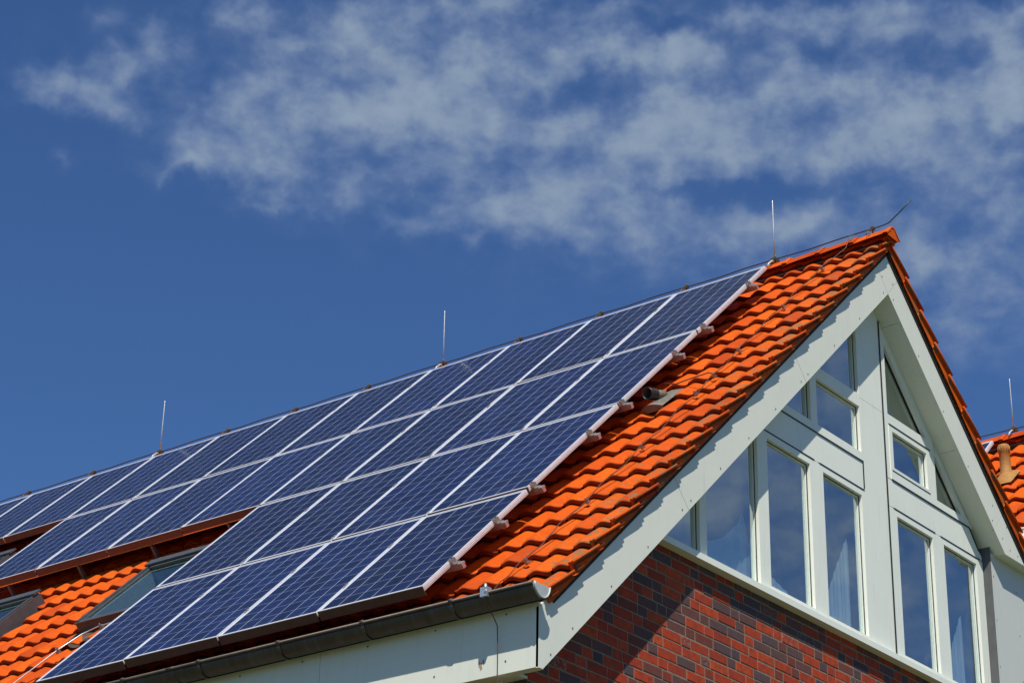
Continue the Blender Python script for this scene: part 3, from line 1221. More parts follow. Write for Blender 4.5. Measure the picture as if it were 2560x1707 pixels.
def window(outer, inner, label=None, glass_poly=None, fr=None, proud=0.006):
    if fr is None:
        fr = MB()
        ring(fr, outer, inner, YW - proud, YI)
    f = fr.build('window', M_FRAME, house)
    if label:
        f['label'] = label
    gk = MB()
    t = 0.007
    if glass_poly is None:
        gi = (inner[0] + t, inner[1] - t, inner[2] + t, inner[3] - t)
        ring(gk, (inner[0] - .001, inner[1] + .001, inner[2] - .001, inner[3] + .001), gi, YG - 0.012, YG + 0.02)
        # inner step of the sash
        ring(gk, (inner[0] + .0, inner[1] - .0, inner[2] + .0, inner[3] - .0), (inner[0] + .016, inner[1] - .016, inner[2] + .016, inner[3] - .016), YG - 0.006, YG + 0.02, 1)
    else:
        c = (sum(p[0] for p in glass_poly) / len(glass_poly), sum(p[1] for p in glass_poly) / len(glass_poly))
        k = len(glass_poly)
        for i in range(k):
            p, q = glass_poly[i], glass_poly[(i + 1) % k]
            pi_ = tuple(p[j] + (c[j] - p[j]) * 0.05 for j in (0, 1))
            qi = tuple(q[j] + (c[j] - q[j]) * 0.05 for j in (0, 1))
            gk.prism([p, q, qi, pi_], lambda w_, kk: (w_[0], (YG - 0.010, YG + 0.02)[kk], w_[1] + GZ))
    if gk.v:
        gk.build('gasket', [M_GASKET, M_FRAME], f)
    pn = MB()
    poly = clip_gable(rect(*inner)) if glass_poly is None else glass_poly
    pn.prism(poly, lambda p, k: (p[0], (YG, YG + 0.022)[k], p[1] + GZ))
    pn.build('pane', M_GLASS, f)
    return f


ZS = -3.858
# left unit, lower storey
window((-3.25, -2.585, ZS, -2.462), (-3.20, -2.635, ZS + .012, -2.47), 'small tapering pane at the low end of the gable')
window((-2.585, -1.70, ZS, -2.462), (-2.535, -1.752, ZS + .012, -2.47), 'tall fixed pane with a draped curtain behind')
window((-1.70, -0.795, ZS, -2.474), (-1.595, -0.905, -3.815, -2.53), 'tall casement in the left half of the gable')
window((-0.795, 0.022, ZS, -2.474), (-0.687, -0.025, -3.815, -2.53), 'tall casement left of the central pillar')
# left unit, upper storey
window((-1.60, -0.80, -2.190, -1.2), (-1.59, -0.85, -2.112, -1.3), 'small triangular pane under the left bargeboard')
window((-0.80, 0.026, -2.190, -1.61), (-0.742, 0.008, -2.112, -1.672), 'square pane above the left casements')
window((-0.80, 0.026, -1.61, 0.0), (-0.75, 0.008, -1.552, 0.0), 'triangular pane at the top of the left half')
# right unit, upper storey: two triangles and the small opening light
tr1 = [(0.54, -0.86), (0.54, -1.552), (1.262, -1.552)]
mb = MB()
slab(mb, rect(0.456, 0.54, -2.190, 0.0), YW - .001, YI)
slab(mb, rect(0.54, 1.42, -1.647, -1.552), YW - .001, YI)
# sloping frame stick above the triangle
mb.prism([(0.54, -0.86), (1.262, -1.552), (1.42, -1.552), (0.54, AZ - (0.54 - XR) * TAN - .002)], lambda p, k: (p[0], (YW - .001, YI)[k], p[1] + GZ))
window(None, None, 'dark triangular pane right of the central pillar', tr1, mb)
window((0.54, 1.305, -2.190, -1.659), (0.602, 1.245, -2.065, -1.707), 'small square opening light in the right half')
tr2 = [(1.41, -1.66), (1.41, -2.115), (1.885, -2.115)]
mb = MB()
slab(mb, rect(1.305, 1.41, -2.190, -1.647), YW - .001, YI)
slab(mb, rect(1.41, 2.1, -2.190, -2.115), YW - .001, YI)
mb.prism([(1.41, -1.66), (1.885, -2.115), (2.0, -2.115), (1.41, AZ - (1.41 - XR) * TAN - .002)], lambda p, k: (p[0], (YW - .001, YI)[k], p[1] + GZ))
window(None, None, 'small dark triangular pane under the right soffit', tr2, mb)
# right unit, lower storey
window((0.456, 1.37, ZS, -2.474), (0.602, 1.265, -3.815, -2.53), 'tall casement right of the central pillar')
window((1.37, 2.246, ZS, -2.474), (1.475, 2.115, -3.815, -2.53), 'tall casement at the right end of the gable')

# sill
mb = MB()
poly = [(YW - 0.052, -3.925), (YW - 0.052, -3.872), (YW - 0.010, -3.860), (YI, -3.860), (YI, -3.925)]
mb.prism(poly, lambda p, k: ((-3.22, 2.27)[k], p[0], p[1] + GZ))
mb.build('window_sill', M_FRAME, house)

# room behind the glazing
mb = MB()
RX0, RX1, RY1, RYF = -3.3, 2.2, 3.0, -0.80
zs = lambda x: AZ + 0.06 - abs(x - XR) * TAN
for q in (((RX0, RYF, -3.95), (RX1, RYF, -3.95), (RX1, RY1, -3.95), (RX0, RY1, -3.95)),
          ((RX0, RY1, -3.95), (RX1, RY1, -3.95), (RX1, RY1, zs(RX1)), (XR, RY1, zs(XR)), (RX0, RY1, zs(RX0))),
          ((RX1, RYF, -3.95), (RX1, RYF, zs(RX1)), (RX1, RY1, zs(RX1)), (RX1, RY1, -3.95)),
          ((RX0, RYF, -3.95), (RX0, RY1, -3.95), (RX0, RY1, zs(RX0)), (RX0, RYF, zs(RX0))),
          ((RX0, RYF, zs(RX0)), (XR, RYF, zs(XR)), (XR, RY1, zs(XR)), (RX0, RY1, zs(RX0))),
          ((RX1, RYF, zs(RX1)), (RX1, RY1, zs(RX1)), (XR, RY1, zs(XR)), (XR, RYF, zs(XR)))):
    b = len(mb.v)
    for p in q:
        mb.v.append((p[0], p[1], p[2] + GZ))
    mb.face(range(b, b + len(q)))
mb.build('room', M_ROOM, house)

# sheer curtains hanging behind the panes
def curtain(label, pts_top, x0, x1, zb):
    """pts_top: list of (x, z) along the upper hem"""
    mb = MB()
    n = 40
    b = len(mb.v)
    for i in range(n + 1):
        x = x0 + (x1 - x0) * i / n
        for (xa, za), (xb, zb_) in zip(pts_top[:-1], pts_top[1:]):
            if xa <= x <= xb + 1e-6:
                zt = za + (zb_ - za) * (x - xa) / (xb - xa)
                break
        yy = -0.785 + 0.007 * math.sin(i * 1.3) + 0.004 * math.sin(i * 0.6)
        mb.v.append((x, yy * 0.5 - 0.785 * 0.5, zt + GZ)); mb.v.append((x, yy, zb + GZ))
    for i in range(n):
        mb.face((b + 2 * i, b + 2 * i + 1, b + 2 * i + 3, b + 2 * i + 2), 0, True)
    o = mb.build('curtain', M_CURTAIN)
    o['label'] = label
    o['category'] = 'curtain'
    o['group'] = 'sheer white curtains behind the gable windows'
    return o


curtain('sheer curtain draped in a low curve behind the tall fixed pane',
        [(-2.52, -3.66), (-2.3, -3.62), (-2.1, -3.53), (-1.9, -3.36), (-1.80, -3.22), (-1.72, -3.45), (-1.6, -3.6)], -2.52, -1.6, -3.86)
curtain('low sheer curtain hem behind the casement in the left half',
        [(-1.5, -3.62), (-1.2, -3.70), (-0.9, -3.79), (-0.75, -3.81)], -1.5, -0.75, -3.86)
curtain('tall pointed sheer curtain behind the casement left of the pillar',
        [(-0.63, -3.80), (-0.36, -3.32), (-0.12, -2.93), (-0.095, -2.98)], -0.63, -0.095, -3.86)
curtain('pointed sheer curtain behind the casement at the right end',
        [(1.52, -3.80), (1.76, -3.38), (1.96, -3.05), (1.985, -3.1)], 1.52, 1.985, -3.86)

# ------------------------------------------------------------------ roof windows
def roof_window(u0, u1, v0, v1, label):
    mb = MB()
    n0, n1 = NB, -0.055
    w = 0.075
    # sloping side covers and stepped top hood
    mb.box(u1 - w, u1, v0, v1, n0, n1 - 0.01, 0, RL)
    mb.box(u0, u0 + w, v0, v1, n0, n1 - 0.01, 0, RL)
    mb.box(u1 - w * 0.55, u1 - 0.012, v0 + .01, v1 - .01, n1 - 0.01, n1 + 0.008, 0, RL)
    mb.box(u0 + 0.012, u0 + w * 0.55, v0 + .01, v1 - .01, n1 - 0.01, n1 + 0.008, 0, RL)
    mb.box(u0 + w, u1 - w, v0 + 0.0, v0 + 0.12, n0, n1 + 0.004, 0, RL)
    mb.box(u0 - .004, u1 + .004, v0 - 0.02, v0 + 0.085, n1 + 0.009, n1 + 0.028, 0, RL)
    mb.box(u0 + w, u1 - w, v1 - 0.085, v1, n0, n1 - 0.016, 0, RL)
    mb.box(u0 - .004, u1 + .004, v1 - 0.05, v1 + 0.012, n1 - 0.017, n1 - 0.005, 0, RL)
    f = mb.build('roof_window', M_SKYFRAME, house)
    f['label'] = label
    # inner white-green sash reveal
    mb = MB()
    iw = 0.035
    mb.box(u0 + w, u0 + w + iw, v0 + .12, v1 - .085, NB - 0.02, n1 - 0.03, 0, RL)
    mb.box(u1 - w - iw, u1 - w, v0 + .12, v1 - .085, NB - 0.02, n1 - 0.03, 0, RL)
    mb.box(u0 + w + iw, u1 - w - iw, v0 + .12, v0 + .15, NB - 0.02, n1 - 0.03, 0, RL)
    mb.build('sash', M_ZINCL, f)
    mb = MB()
    mb.box(u0 + w, u1 - w, v0 + .12, v1 - .085, n1 - 0.026, n1 - 0.018, 0, RL)
    mb.build('pane', M_SGLASS, f)
    # pleated lead apron below, moulded over the tiles
    mb = MB()
    na = 48
    b = len(mb.v)
    for i in range(na + 1):
        u = u0 - 0.06 + (u1 - u0 + 0.12) * i / na
        s = ((VERGE + 0.012 + 1000 * TW - u) / TW) % 1.0
        wv = prof(s)
        ve = v1 + 0.30 + 0.018 * math.sin(i * 0.9)
        for (v, n) in ((v1 - 0.01, NB + 0.075), (v1 + 0.10, NB + 0.055 + wv * 0.6), (ve, NB + 0.052 + wv)):
            mb.v.append(RL(u, v, n))
    for i in range(na):
        for r in range(2):
            a = b + i * 3 + r
            mb.face((a, a + 1, a + 4, a + 3)[::-1], 0, True)
    mb.build('apron_flashing', M_ZINC, f)
    # shaft walls below the glass
    mb = MB()
    for (a0, a1, c0, c1) in ((u0 + .02, u0 + .03, v0, v1), (u1 - .03, u1 - .02, v0, v1), (u0, u1, v0, v0 + .01), (u0, u1, v1 - .01, v1)):
        mb.box(a0, a1, c0, c1, NB - 0.5, NB - .01, 0, RL)
    mb.box(u0, u1, v0, v1, NB - 0.51, NB - 0.5, 0, RL)
    mb.build('shaft', M_SHAFT, f)
    return f


roof_window(4.07, 4.87, 4.06, 5.22, 'dark framed roof window half hidden by the lower solar panels')
roof_window(6.43, 7.21, 3.98, 5.16, 'dark framed roof window under the second row of panels')
roof_window(8.43, 9.21, 2.18, 3.36, 'roof window under the far end of the top panel row')

# ------------------------------------------------------------------ solar panels
PW, PH = 0.998, 1.650
LW, LH, TH = 0.986, 1.626, 0.040


def PL(u, v, n):                        # the plane of the solar array, 0.18 m above the tile crests
    return RL(u - 0.122, v + 0.231, n + 0.051)


PG = 'blue solar panels on the sunny orange roof slope'


def make_panel(label):
    t = thing('solar_panel', label, 'solar panel', PL(0, 0, 0), ROT_L, PG)
    mb = MB()
    fl = 0.0125
    for (x0, x1, y0, y1) in ((0, LW, 0, fl), (0, LW, LH - fl, LH), (0, fl, fl, LH - fl), (LW - fl, LW, fl, LH - fl)):
        mb.box(x0, x1, y0, y1, -TH, 0)
    # ridges along the outer frame sides
    for zz in (-0.013, -0.026):
        mb.box(-0.0022, 0.0, 0.004, LH - 0.004, zz - 0.003, zz + 0.003)
        mb.box(LW, LW + 0.0022, 0.004, LH - 0.004, zz - 0.003, zz + 0.003)
    mb.build('frame', M_ALUW, t)
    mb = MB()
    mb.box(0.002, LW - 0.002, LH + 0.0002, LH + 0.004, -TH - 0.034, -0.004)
    mb.build('shade_strip', M_EDGESHADE, t)  # added strip; its colour darkens the unlit lower side of the frame
    mb = MB()
    b = len(mb.v)
    for x, y in ((fl, fl), (LW - fl, fl), (LW - fl, LH - fl), (fl, LH - fl)):
        mb.v.append((x, y, -0.0035))
    for x, y in ((fl, fl), (LW - fl, fl), (LW - fl, LH - fl), (fl, LH - fl)):
        mb.v.append((x, y, -0.009))
    mb.face((b, b + 1, b + 2, b + 3)); mb.uv.append([(fl, fl), (LW - fl, fl), (LW - fl, LH - fl), (fl, LH - fl)])
    mb.face((b + 7, b + 6, b + 5, b + 4)); mb.uv.append([(0, 0)] * 4)
    for i in range(4):
        j = (i + 1) % 4
        mb.face((b + i, b + 4 + i, b + 4 + j, b + j)); mb.uv.append([(0, 0)] * 4)
    mb.build('cell_sheet', M_CELL, t)
    mb = MB()
    mb.box(0.45, 0.56, 0.12, 0.26, -0.034, -0.010)
    mb.build('junction_box', M_BLACK, t)
    return t


ORD = ['first', 'second', 'third', 'fourth', 'fifth', 'sixth', 'seventh', 'eighth', 'ninth', 'tenth', 'eleventh', 'twelfth']
ROWS = [('top row', 12), ('second row', 8), ('third row', 4), ('bottom row', 4)]
random.seed(3)
proto = None
for r, (rn, nc) in enumerate(ROWS):
    for c in range(nc):
        where = 'nearest the gable end' if c == 0 else ORD[c] + ' from the gable end'
        lab = 'blue solar panel in the %s, %s' % (rn, where)
        if proto is None:
            proto = make_panel(lab)
            o = proto
        else:
            o = copy_thing(proto, lab)
        tilt = Matrix.Rotation(random.uniform(-.0022, .0022), 3, 'X') @ Matrix.Rotation(random.uniform(-.0022, .0022), 3, 'Y')
        o.matrix_world = Matrix.Translation(Vector(PL(c * PW + 0.003 + random.uniform(-.0015, .0015), r * PH + 0.004 + (0.008 if r == 3 else 0), random.uniform(-.002, .001) - (0.004 if r == 3 else 0)))) @ (ROT_L @ tilt).to_4x4()

# mounting rails with their clamps
RAIL_V = [0.46, 1.53, 2.16, 3.245, 3.87, 4.87, 5.49, 6.17]
for i, v in enumerate(RAIL_V):
    r = i // 2
    rn, nc = ROWS[r]
    which = 'upper' if i % 2 == 0 else 'lower'
    t = thing('mounting_rail', 'aluminium mounting rail, %s of the two under the %s of solar panels' % (which, rn), 'rail',
              PL(0, v, -0.065), ROT_L, 'aluminium rails carrying the solar panels')
    mb = MB()
    mb.box(-0.085, nc * PW + 0.06, -0.020, 0.020, -0.022, 0.020)
    mb.box(-0.088, nc * PW + 0.06, -0.024, -0.014, 0.006, 0.023)
    mb.box(-0.088, nc * PW + 0.06, 0.014, 0.024, 0.006, 0.023)
    mb.build('rail', M_ALU, t)
    mb = MB()
    # end clamp: Z-shaped block over the panel's edge, with bolt
    mb.box(-0.022, 0.0, -0.026, 0.026, 0.028, 0.066)
    mb.box(-0.014, 0.014, -0.026, 0.026, 0.0665, 0.0700)
    mb.box(-0.052, -0.022, -0.026, 0.026, 0.024, 0.030)
    mb.box(-0.055, -0.050, -0.022, 0.022, 0.008, 0.032)
    mb.tube([(-0.010, 0, 0.069), (-0.010, 0, 0.077)], 0.008, 6, 1)
    mb.build('end_clamp', [M_ALUD, M_STRIP], t)
    mb = MB()
    mb.box(-0.070, -0.030, -0.012, 0.012, -0.018, 0.012)
    mb.build('rail_end', M_STRIP, t)
    for k in range(1, nc):
        mb = MB()
        x = k * PW - 0.002
        mb.box(x - 0.010, x + 0.012, -0.03, 0.03, 0.0668, 0.0700)
        mb.tube([(x + .001, 0, 0.070), (x + .001, 0, 0.0765)], 0.007, 6, 1)
        mb.build('mid_clamp', [M_ALU, M_STRIP], t)
    # roof hooks hold the rail down to the battens
    for k in range(nc):
        mb = MB()
        x = k * PW + 0.45
        mb.box(x - 0.015, x + 0.015, -0.012, 0.030, -0.20, -0.022)
        mb.build('roof_hook', M_STRIP, t)

# small cover plates at the lower edge between the panels of the stepped rows
# ------------------------------------------------------------------ lightning protection
def rod_thing(x, y, z, label, ht=0.64, lean=0.0):
    t = thing('lightning_rod', label, 'lightning rod', W(x, y, z), None, 'lightning rods standing on the roof ridges')
    mb = MB()
    mb.tube([W(x, y, z + 0.01), W(x + lean * 0.5, y, z + ht * 0.5), W(x + lean, y, z + ht - 0.02), W(x + lean, y, z + ht)], [0.0075, 0.0072, 0.0065, 0.003], 8)
    mb.build('rod', M_RODM, t)
    mb = MB()
    mb.box(x - 0.03, x + 0.03, y - 0.028, y + 0.028, z - 0.012 + GZ, z + 0.012 + GZ)
    mb.box(x - 0.014, x + 0.014, y - 0.05, y + 0.05, z - 0.030 + GZ, z - 0.0125 + GZ)
    mb.tube([W(x - 0.02, y - 0.02, z), W(x - 0.02, y - 0.02, z + 0.045)], 0.008, 6)
    mb.tube([W(x + 0.015, y + 0.02, z), W(x + 0.015, y + 0.02, z + 0.04)], 0.008, 6)
    mb.build('clamp', M_COPPER, t)
    mb = MB()
    # bracket foot curving down onto the ridge tile
    mb.tube([W(x - 0.01, y, z - 0.02), W(x - 0.05, y + .0, z - 0.03), W(x - 0.10, y + .005, z - 0.075), W(x - 0.12, y + .01, z - 0.12)], 0.010, 7)
    mb.build('bracket', M_ZINCL, t)
    return t


rod_thing(XR, 0.075, 0.205, 'pale lightning rod on the ridge above the corner of the solar array', 0.65)
rod_thing(XR, 4.14, 0.205, 'pale lightning rod in the middle of the ridge above the panels', 0.62)
rod_thing(XR, 8.32, 0.205, 'pale lightning rod at the far left of the ridge', 0.65, 0.01)

t = thing('lightning_conductor', 'dark conductor wire running along the ridge and bent up at the gable', 'conductor wire', W(XR, 5, 0.21))
mb = MB()
pts = [W(XR, -1.40, 0.385), W(XR, -1.275, 0.295), W(XR, -1.16, 0.222), W(XR, -1.10, 0.214)]
yy = -1.0
ridge_z = lambda q: 0.210 + 0.006 * math.sin(q * 6.0)
while yy < 15:
    pts.append(W(XR, yy, ridge_z(yy)))
    yy += 0.35
mb.tube(pts, 0.0062, 7)
mb.build('wire', M_WIRE, t)
HOLD = [-0.99, 1.08, 2.10, 3.12, 5.16, 6.21, 7.24, 9.40, 10.52, 11.6]
for y in HOLD:
    mb = MB()
    z = ridge_z(y)
    mb.tube([W(XR, y, 0.165), W(XR, y, z + 0.030)], 0.008, 6)
    mb.box(XR - 0.018, XR + 0.018, y - 0.016, y + 0.016, z - 0.014 + GZ, z + 0.014 + GZ)
    mb.tube([W(XR - 0.01, y, z - 0.02), W(XR - 0.08, y, 0.155), W(XR - 0.115, y + .01, 0.10)], 0.007, 6)
    mb.build('holder', M_COPPER, t)

# wire down the verge side of the slope
t = thing('lightning_conductor', 'weathered conductor wire clipped down the bare tiles beside the solar array', 'conductor wire', RL(-0.66, 3.3, -0.1))
mb = MB()
HC = -0.118
pts = [W(XR - 0.01, -0.80, 0.205), W(XR - 0.09, -0.795, 0.16), RL(-0.78, -0.12, -0.095)]
v = 0.1
while v < 6.6:
    pts.append(RL(-0.665 + 0.02 * math.sin(v * 1.3) - (0.05 if v < 0.2 else 0), v, HC + 0.012 * math.sin(v * 9.1)))
    v += 0.17
pts += [RL(-0.66, 6.7, -0.10), RL(-0.70, 6.85, -0.09), W(-5.00, -0.76, -4.80), W(-5.10, -0.79, -4.835), W(-5.145, -0.79, -4.86), W(-5.13, -0.785, -4.94),
        W(-5.04, -0.782, -4.99), W(-4.985, -0.78, -5.05), W(-4.982, -0.785, -5.2), W(-4.982, -0.79, -5.9), W(-4.982, -0.79, -8.5), W(-4.982, -0.79, -11.8)]
mb.tube(pts, 0.0038, 7)
mb.build('wire', M_WIREL, t)


def clip_mesh(F, u, v, n):
    mb = MB()
    mb.box(u - 0.009, u + 0.009, v - 0.035, v + 0.012, n - 0.030, n - 0.020, 0, F)
    mb.box(u - 0.009, u + 0.009, v + 0.008, v + 0.014, n - 0.03, n + 0.014, 0, F)
    mb.box(u - 0.013, u + 0.013, v - 0.008, v + 0.008, n - 0.008, n + 0.010, 0, F)
    mb.tube([F(u + .004, v, n + .006), F(u + .004, v, n + 0.022)], 0.005, 6)
    return mb


for v in (0.26, 1.25, 2.29, 2.85, 3.24, 4.31, 5.31, 6.32):
    clip_mesh(RL, -0.662, v, HC).build('clip', M_STEEL, t)
mb = MB()
gx, gy, gz = -5.135, -0.79, -4.845
mb.box(gx - 0.022, gx + 0.03, gy - 0.03, gy + 0.03, gz - 0.045 + GZ, gz + 0.022 + GZ)
mb.tube([W(gx, gy, gz), W(gx, gy, gz + 0.05)], 0.011, 6)
mb.tube([W(gx - 0.03, gy - 0.02, gz - 0.01), W(gx + 0.05, gy - 0.02, gz - 0.01)], 0.009, 6)
mb.build('gutter_clamp', M_RODM, t)
mb = MB()
mb.box(-4.99, -4.955, -0.83, -0.75, -5.50 + GZ, -5.46 + GZ)
mb.tube([W(-4.98, -0.80, -5.48), W(-4.77, -0.80, -5.48)], 0.009, 6)
mb.build('wall_clip', M_RODM, t)

# wire below the skylight
t = thing('lightning_conductor', 'thin pale conductor wire on the tiles below the roof window', 'conductor wire', RL(4.6, 5.6, -0.1))
mb = MB()
mb.tube([RL(3.4, 5.34, -0.095), RL(4.0, 5.36, -0.09), RL(4.45, 5.38, -0.09), RL(4.56, 5.50, -0.085), RL(4.63, 5.75, -0.085), RL(4.66, 6.1, -0.09), RL(4.67, 6.5, -0.09), RL(4.67, 6.85, -0.095)], 0.0055, 7)
mb.build('wire', M_RODM, t)
clip_mesh(RL, 4.635, 5.76, -0.085).build('clip', M_STEEL, t)
clip_mesh(RL, 4.43, 5.38, -0.088).build('clip', M_STEEL, t)

# ------------------------------------------------------------------ vent pipe beside the array
vb = Vector(RL(-0.235, 3.07, -0.15))
t = thing('vent_pipe', 'black-mouthed vent pipe poking from the tiles beside the solar array', 'vent pipe', vb)
ax = Vector((-0.93, 0.06, -0.24)).normalized()
mb = MB()
p0 = vb + Vector(RL(0, 0, 0.05)) - Vector(RL(0, 0, 0))
mb.tube([p0 - ax * 0.06, p0 + ax * 0.07], [0.046, 0.038], 20)
mb.build('pipe', M_PIPEG, t)
mb = MB()


def hollow(mb, c0, axis, prof_rt, n=24):
    ref = Vector((0, 0, 1)); s = axis.cross(ref).normalized(); q = axis.cross(s)
    b = len(mb.v)
    for d_, r_ in prof_rt:
        for k in range(n):
            a = 2 * math.pi * k / n
            mb.v.append(tuple(c0 + axis * d_ + (s * math.cos(a) + q * math.sin(a)) * r_))
    for i in range(len(prof_rt) - 1):
        for k in range(n):
            k2 = (k + 1) % n
            mb.face((b + i * n + k, b + i * n + k2, b + (i + 1) * n + k2, b + (i + 1) * n + k), 0, True)


hollow(mb, p0, ax, [(d_ * 0.78, r_ * 0.74) for d_, r_ in [(0.075, 0.053), (0.075, 0.067), (0.10, 0.068), (0.105, 0.062), (0.115, 0.062), (0.12, 0.068), (0.145, 0.068), (0.15, 0.063), (0.165, 0.063), (0.17, 0.069), (0.215, 0.070), (0.215, 0.062), (0.11, 0.060), (0.10, 0.0)]])
mb.build('collar', M_BLACK, t)
mb = MB()
# formed base tile with a raised scoop at its lower end
N1, N2 = 14, 8
b = len(mb.v)
for i in range(N1 + 1):
    v = 2.90 + 0.42 * i / N1
    for j in range(N2 + 1):
        s = j / N2
        u = -0.16 - 0.22 * s
        hump = math.sin(math.pi * s)
        scoop = max(0.0, (i / N1 - 0.45) / 0.55)
        n = -0.150 + 0.030 * hump * (0.4 + scoop) + 0.026 * i / N1
        mb.v.append(RL(u, v + 0.03 * hump * scoop, n))
for i in range(N1):
    for j in range(N2):
        a = b + i * (N2 + 1) + j
        mb.face((a, a + N2 + 1, a + N2 + 2, a + 1), 0, True)
e = len(mb.v)
for j in range(N2 + 1):
    s = j / N2
    mb.v.append(RL(-0.16 - 0.22 * s, 3.32 + 0.03 * math.sin(math.pi * s), -0.150))
for j in range(N2):
    a = b + N1 * (N2 + 1) + j
    mb.face((a, e + j, e + j + 1, a + 1))
mb.build('base_tile', M_PIPEG, t)
mb = MB()
mb.tube([RL(-0.10, 2.72, -0.11), RL(-0.17, 2.78, -0.10), RL(-0.30, 2.86, -0.105), RL(-0.45, 2.84, -0.10), RL(-0.60, 2.80, -0.105), RL(-0.66, 2.85, -0.11)], 0.0055, 7)
mb.build('earth_wire', M_WIREL, t)

# ------------------------------------------------------------------ neighbouring house with its twin roof
twin = thing('neighbour_house', 'grey clad house at the right edge with a matching orange roof', 'house', (5.5, 4.0, 0))
E_TL = [3.27 - GAUGE * k for k in range(0, 11)]
mbT = tile_roof('roof', TL, -1.163, 13.0, E_TL, twin, True, -0.30)
verge_flaps(mbT, TL, -1.175, +1, E_TL, -0.30)
o = mbT.build('roof', M_TILE, twin)
mb = tile_roof('roof', TR, -13.0, 1.163, [6.92] + [6.86 - GAUGE * k for k in range(1, 21)], twin, False, -0.30)
mb.build('roof', M_TILE, twin)
mb = MB()
mb.box(-1.12, 12.8, -0.27, 3.2, NB - 0.05, NB - 0.012, 0, TL)
mb.box(-12.8, 1.12, -0.27, 6.85, NB - 0.05, NB - 0.012, 0, TR)
mb.build('roof_deck', M_DARKWOOD, twin)
ridge_caps(None, XR + TX, -1.205, 13.0, 0.166 + TZ, twin)
# clad front wall, standing a little forward of the glazing, with a dark return
YC = -0.995
mb = MB()
xs_ = [2.256, 4.1, 5.9, 7.7, 9.5]
for a, b in zip(xs_[:-1], xs_[1:]):
    zr = lambda x: AZ - abs(x - (XR + TX)) * TAN
    top = [(b - .003, min(-2.0, zr(b)) if b > 3.4 else -2.40), (a + .0, -2.40 if a < 3.4 else zr(a))]
    if a < XR + TX < b:
        top = [(b - .003, zr(b)), (XR + TX, AZ), (a, zr(a))]
    mb.prism([(a, -11.82), (b - .003, -11.82)] + top, lambda p, k: (p[0], (YC, YC + 0.05)[k], p[1] + GZ))
for z in (-2.62, -3.05, -3.5, -4.0, -4.5):
    screw(mb, 2.285, z, YC); screw(mb, 2.75, z - .03, YC)
mb.build('wall', [M_CLAD, M_SCREW], twin)
mb = MB()
mb.box(2.250, 2.2555, YC + 0.002, YW + 0.06, 0.02, GZ - 2.335)
mb.build('wall_return', M_STRIP, twin)
mb = MB()
mb.box(9.3, 9.5, -0.9, 12.5, 0.02, GZ - 5.3)
mb.box(2.50, 9.3, 12.3, 12.5, 0.02, GZ - 2.6)
mb.build('wall', M_CLAD, twin)
# level fascia across the valley and the twin's own barge boards
mb = MB()
mb.box(2.503, 3.30, Y0, YB, ZBX + GZ, -2.10 + GZ)
for x, z in ((2.60, -2.20), (2.60, -2.35), (2.95, -2.2), (2.95, -2.35)):
    screw(mb, x, z)
mb.build('fascia', [M_BOARD, M_SCREW], twin)
for side, lim in ((-1, 2.03), (1, 4.9)):
    mb = MB()
    xr = XR + TX
    poly = [(xr + side * .002, AZ), (xr + side * lim, AZ - lim * TAN), (xr + side * (lim + ox), AZ - lim * TAN + oz), (xr + side * ox, AZ + oz), (xr + side * .002, AZ + BW / CS)]
    mb.prism(poly if side < 0 else poly[::-1], lambda p, k: (p[0], (Y0, YB)[k], p[1] + GZ))
    mb.build('bargeboard', M_BOARD, twin)
# valley gutter with its white end box
mb = MB()
mb.box(2.62, 3.22, -1.16, 13.0, -2.16 + GZ, -2.14 + GZ)
mb.box(2.705, 3.10, -1.165, -1.113, -2.125 + GZ, -2.045 + GZ)
mb.box(2.695, 3.11, -1.175, -1.113, -2.045 + GZ, -2.033 + GZ)
mb.build('valley_gutter', M_FRAME, twin)

# its panels, vent and rod
def twin_panel(c, label):
    o = copy_thing(proto, label)
    o['group'] = 'solar panels on the neighbouring roof'
    o.matrix_world = Matrix.Translation(Vector(TL(0.20 + c * PW, 0.16, 0.051))) @ ROT_L.to_4x4()
    return o


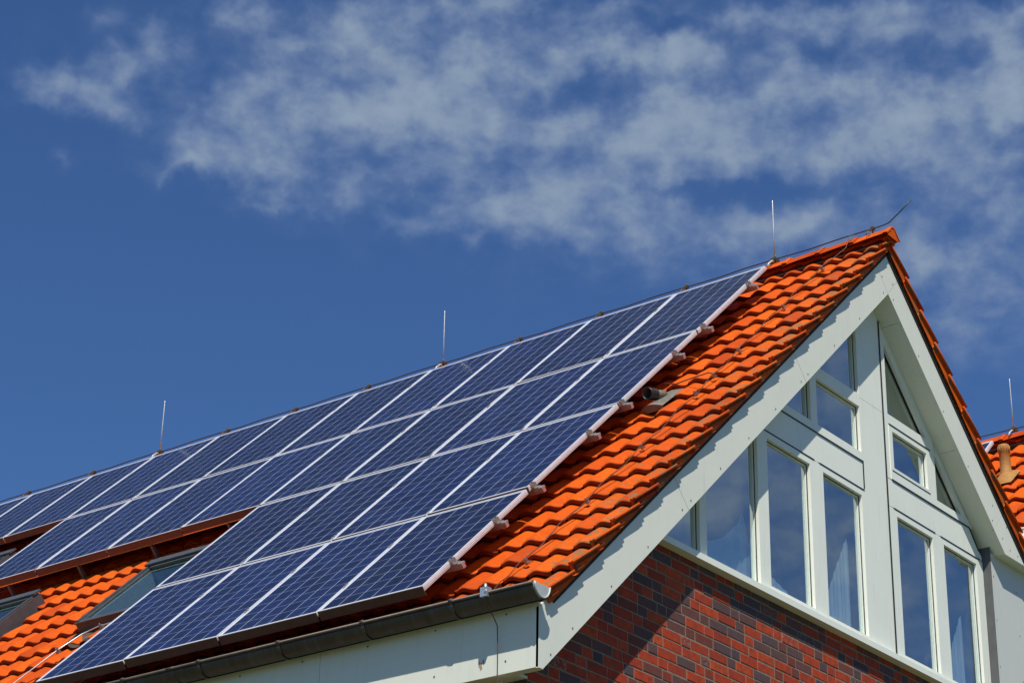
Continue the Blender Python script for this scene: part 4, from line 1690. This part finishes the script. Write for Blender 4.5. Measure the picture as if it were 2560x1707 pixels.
twin_panel(0, 'solar panel corner peeping over the verge on the neighbouring roof')
t = thing('roof_vent', 'tan clay vent pipe with a hood on the neighbouring roof', 'roof vent', TL(-0.12, 0.90, -0.13))
vb = Vector(TL(-0.12, 0.90, -0.15))
mb = MB()
hollow(mb, vb, Vector((-0.06, 0, 1)).normalized(), [(-0.05, 0.085), (0.06, 0.075), (0.09, 0.060), (0.28, 0.058), (0.285, 0.062), (0.36, 0.062), (0.375, 0.055), (0.378, 0.0)])
mb.build('pipe', M_TAN, t)
mb = MB()
for k in range(14):
    a = 2 * math.pi * k / 14
    cx, cy = vb.x - 0.02 + 0.0625 * math.cos(a), vb.y + 0.0625 * math.sin(a)
    mb.tube([(cx, cy, vb.z + 0.29), (cx, cy, vb.z + 0.355)], 0.005, 5)
mb.build('hood', M_TAN, t)
mb = MB()
N1 = 10
b = len(mb.v)
for i in range(N1 + 1):
    for j in range(N1 + 1):
        s, q = i / N1, j / N1
        hump = math.sin(math.pi * s) * math.sin(math.pi * min(1, q * 0.9 + 0.1))
        mb.v.append(TL(-0.01 - 0.23 * s, 0.76 + 0.34 * q, -0.145 + 0.07 * hump + 0.02 * q))
for i in range(N1):
    for j in range(N1):
        a = b + i * (N1 + 1) + j
        mb.face((a, a + 1, a + N1 + 2, a + N1 + 1), 0, True)
mb.build('base_tile', M_TAN, t)
rod_thing(XR + TX, 0.15, 0.205 + TZ, 'pale lightning rod on the neighbouring roof at the right edge', 0.62)
t = thing('lightning_conductor', 'dark conductor wire along the neighbouring ridge at the right edge', 'conductor wire', W(XR + TX, 4, 0.21))
mb = MB()
mb.tube([W(XR + TX, -1.3 + 0.4 * k, 0.21 + TZ + 0.004 * math.sin(k * 1.7)) for k in range(34)], 0.0062, 7)
mb.build('wire', M_WIRE, t)
for y in (1.1, 2.1, 3.1):
    mb = MB()
    mb.tube([W(XR + TX, y, 0.165 + TZ), W(XR + TX, y, 0.24 + TZ)], 0.008, 6)
    mb.box(XR + TX - 0.018, XR + TX + 0.018, y - 0.016, y + 0.016, 0.196 + TZ + GZ, 0.224 + TZ + GZ)
    mb.build('holder', M_COPPER, t)
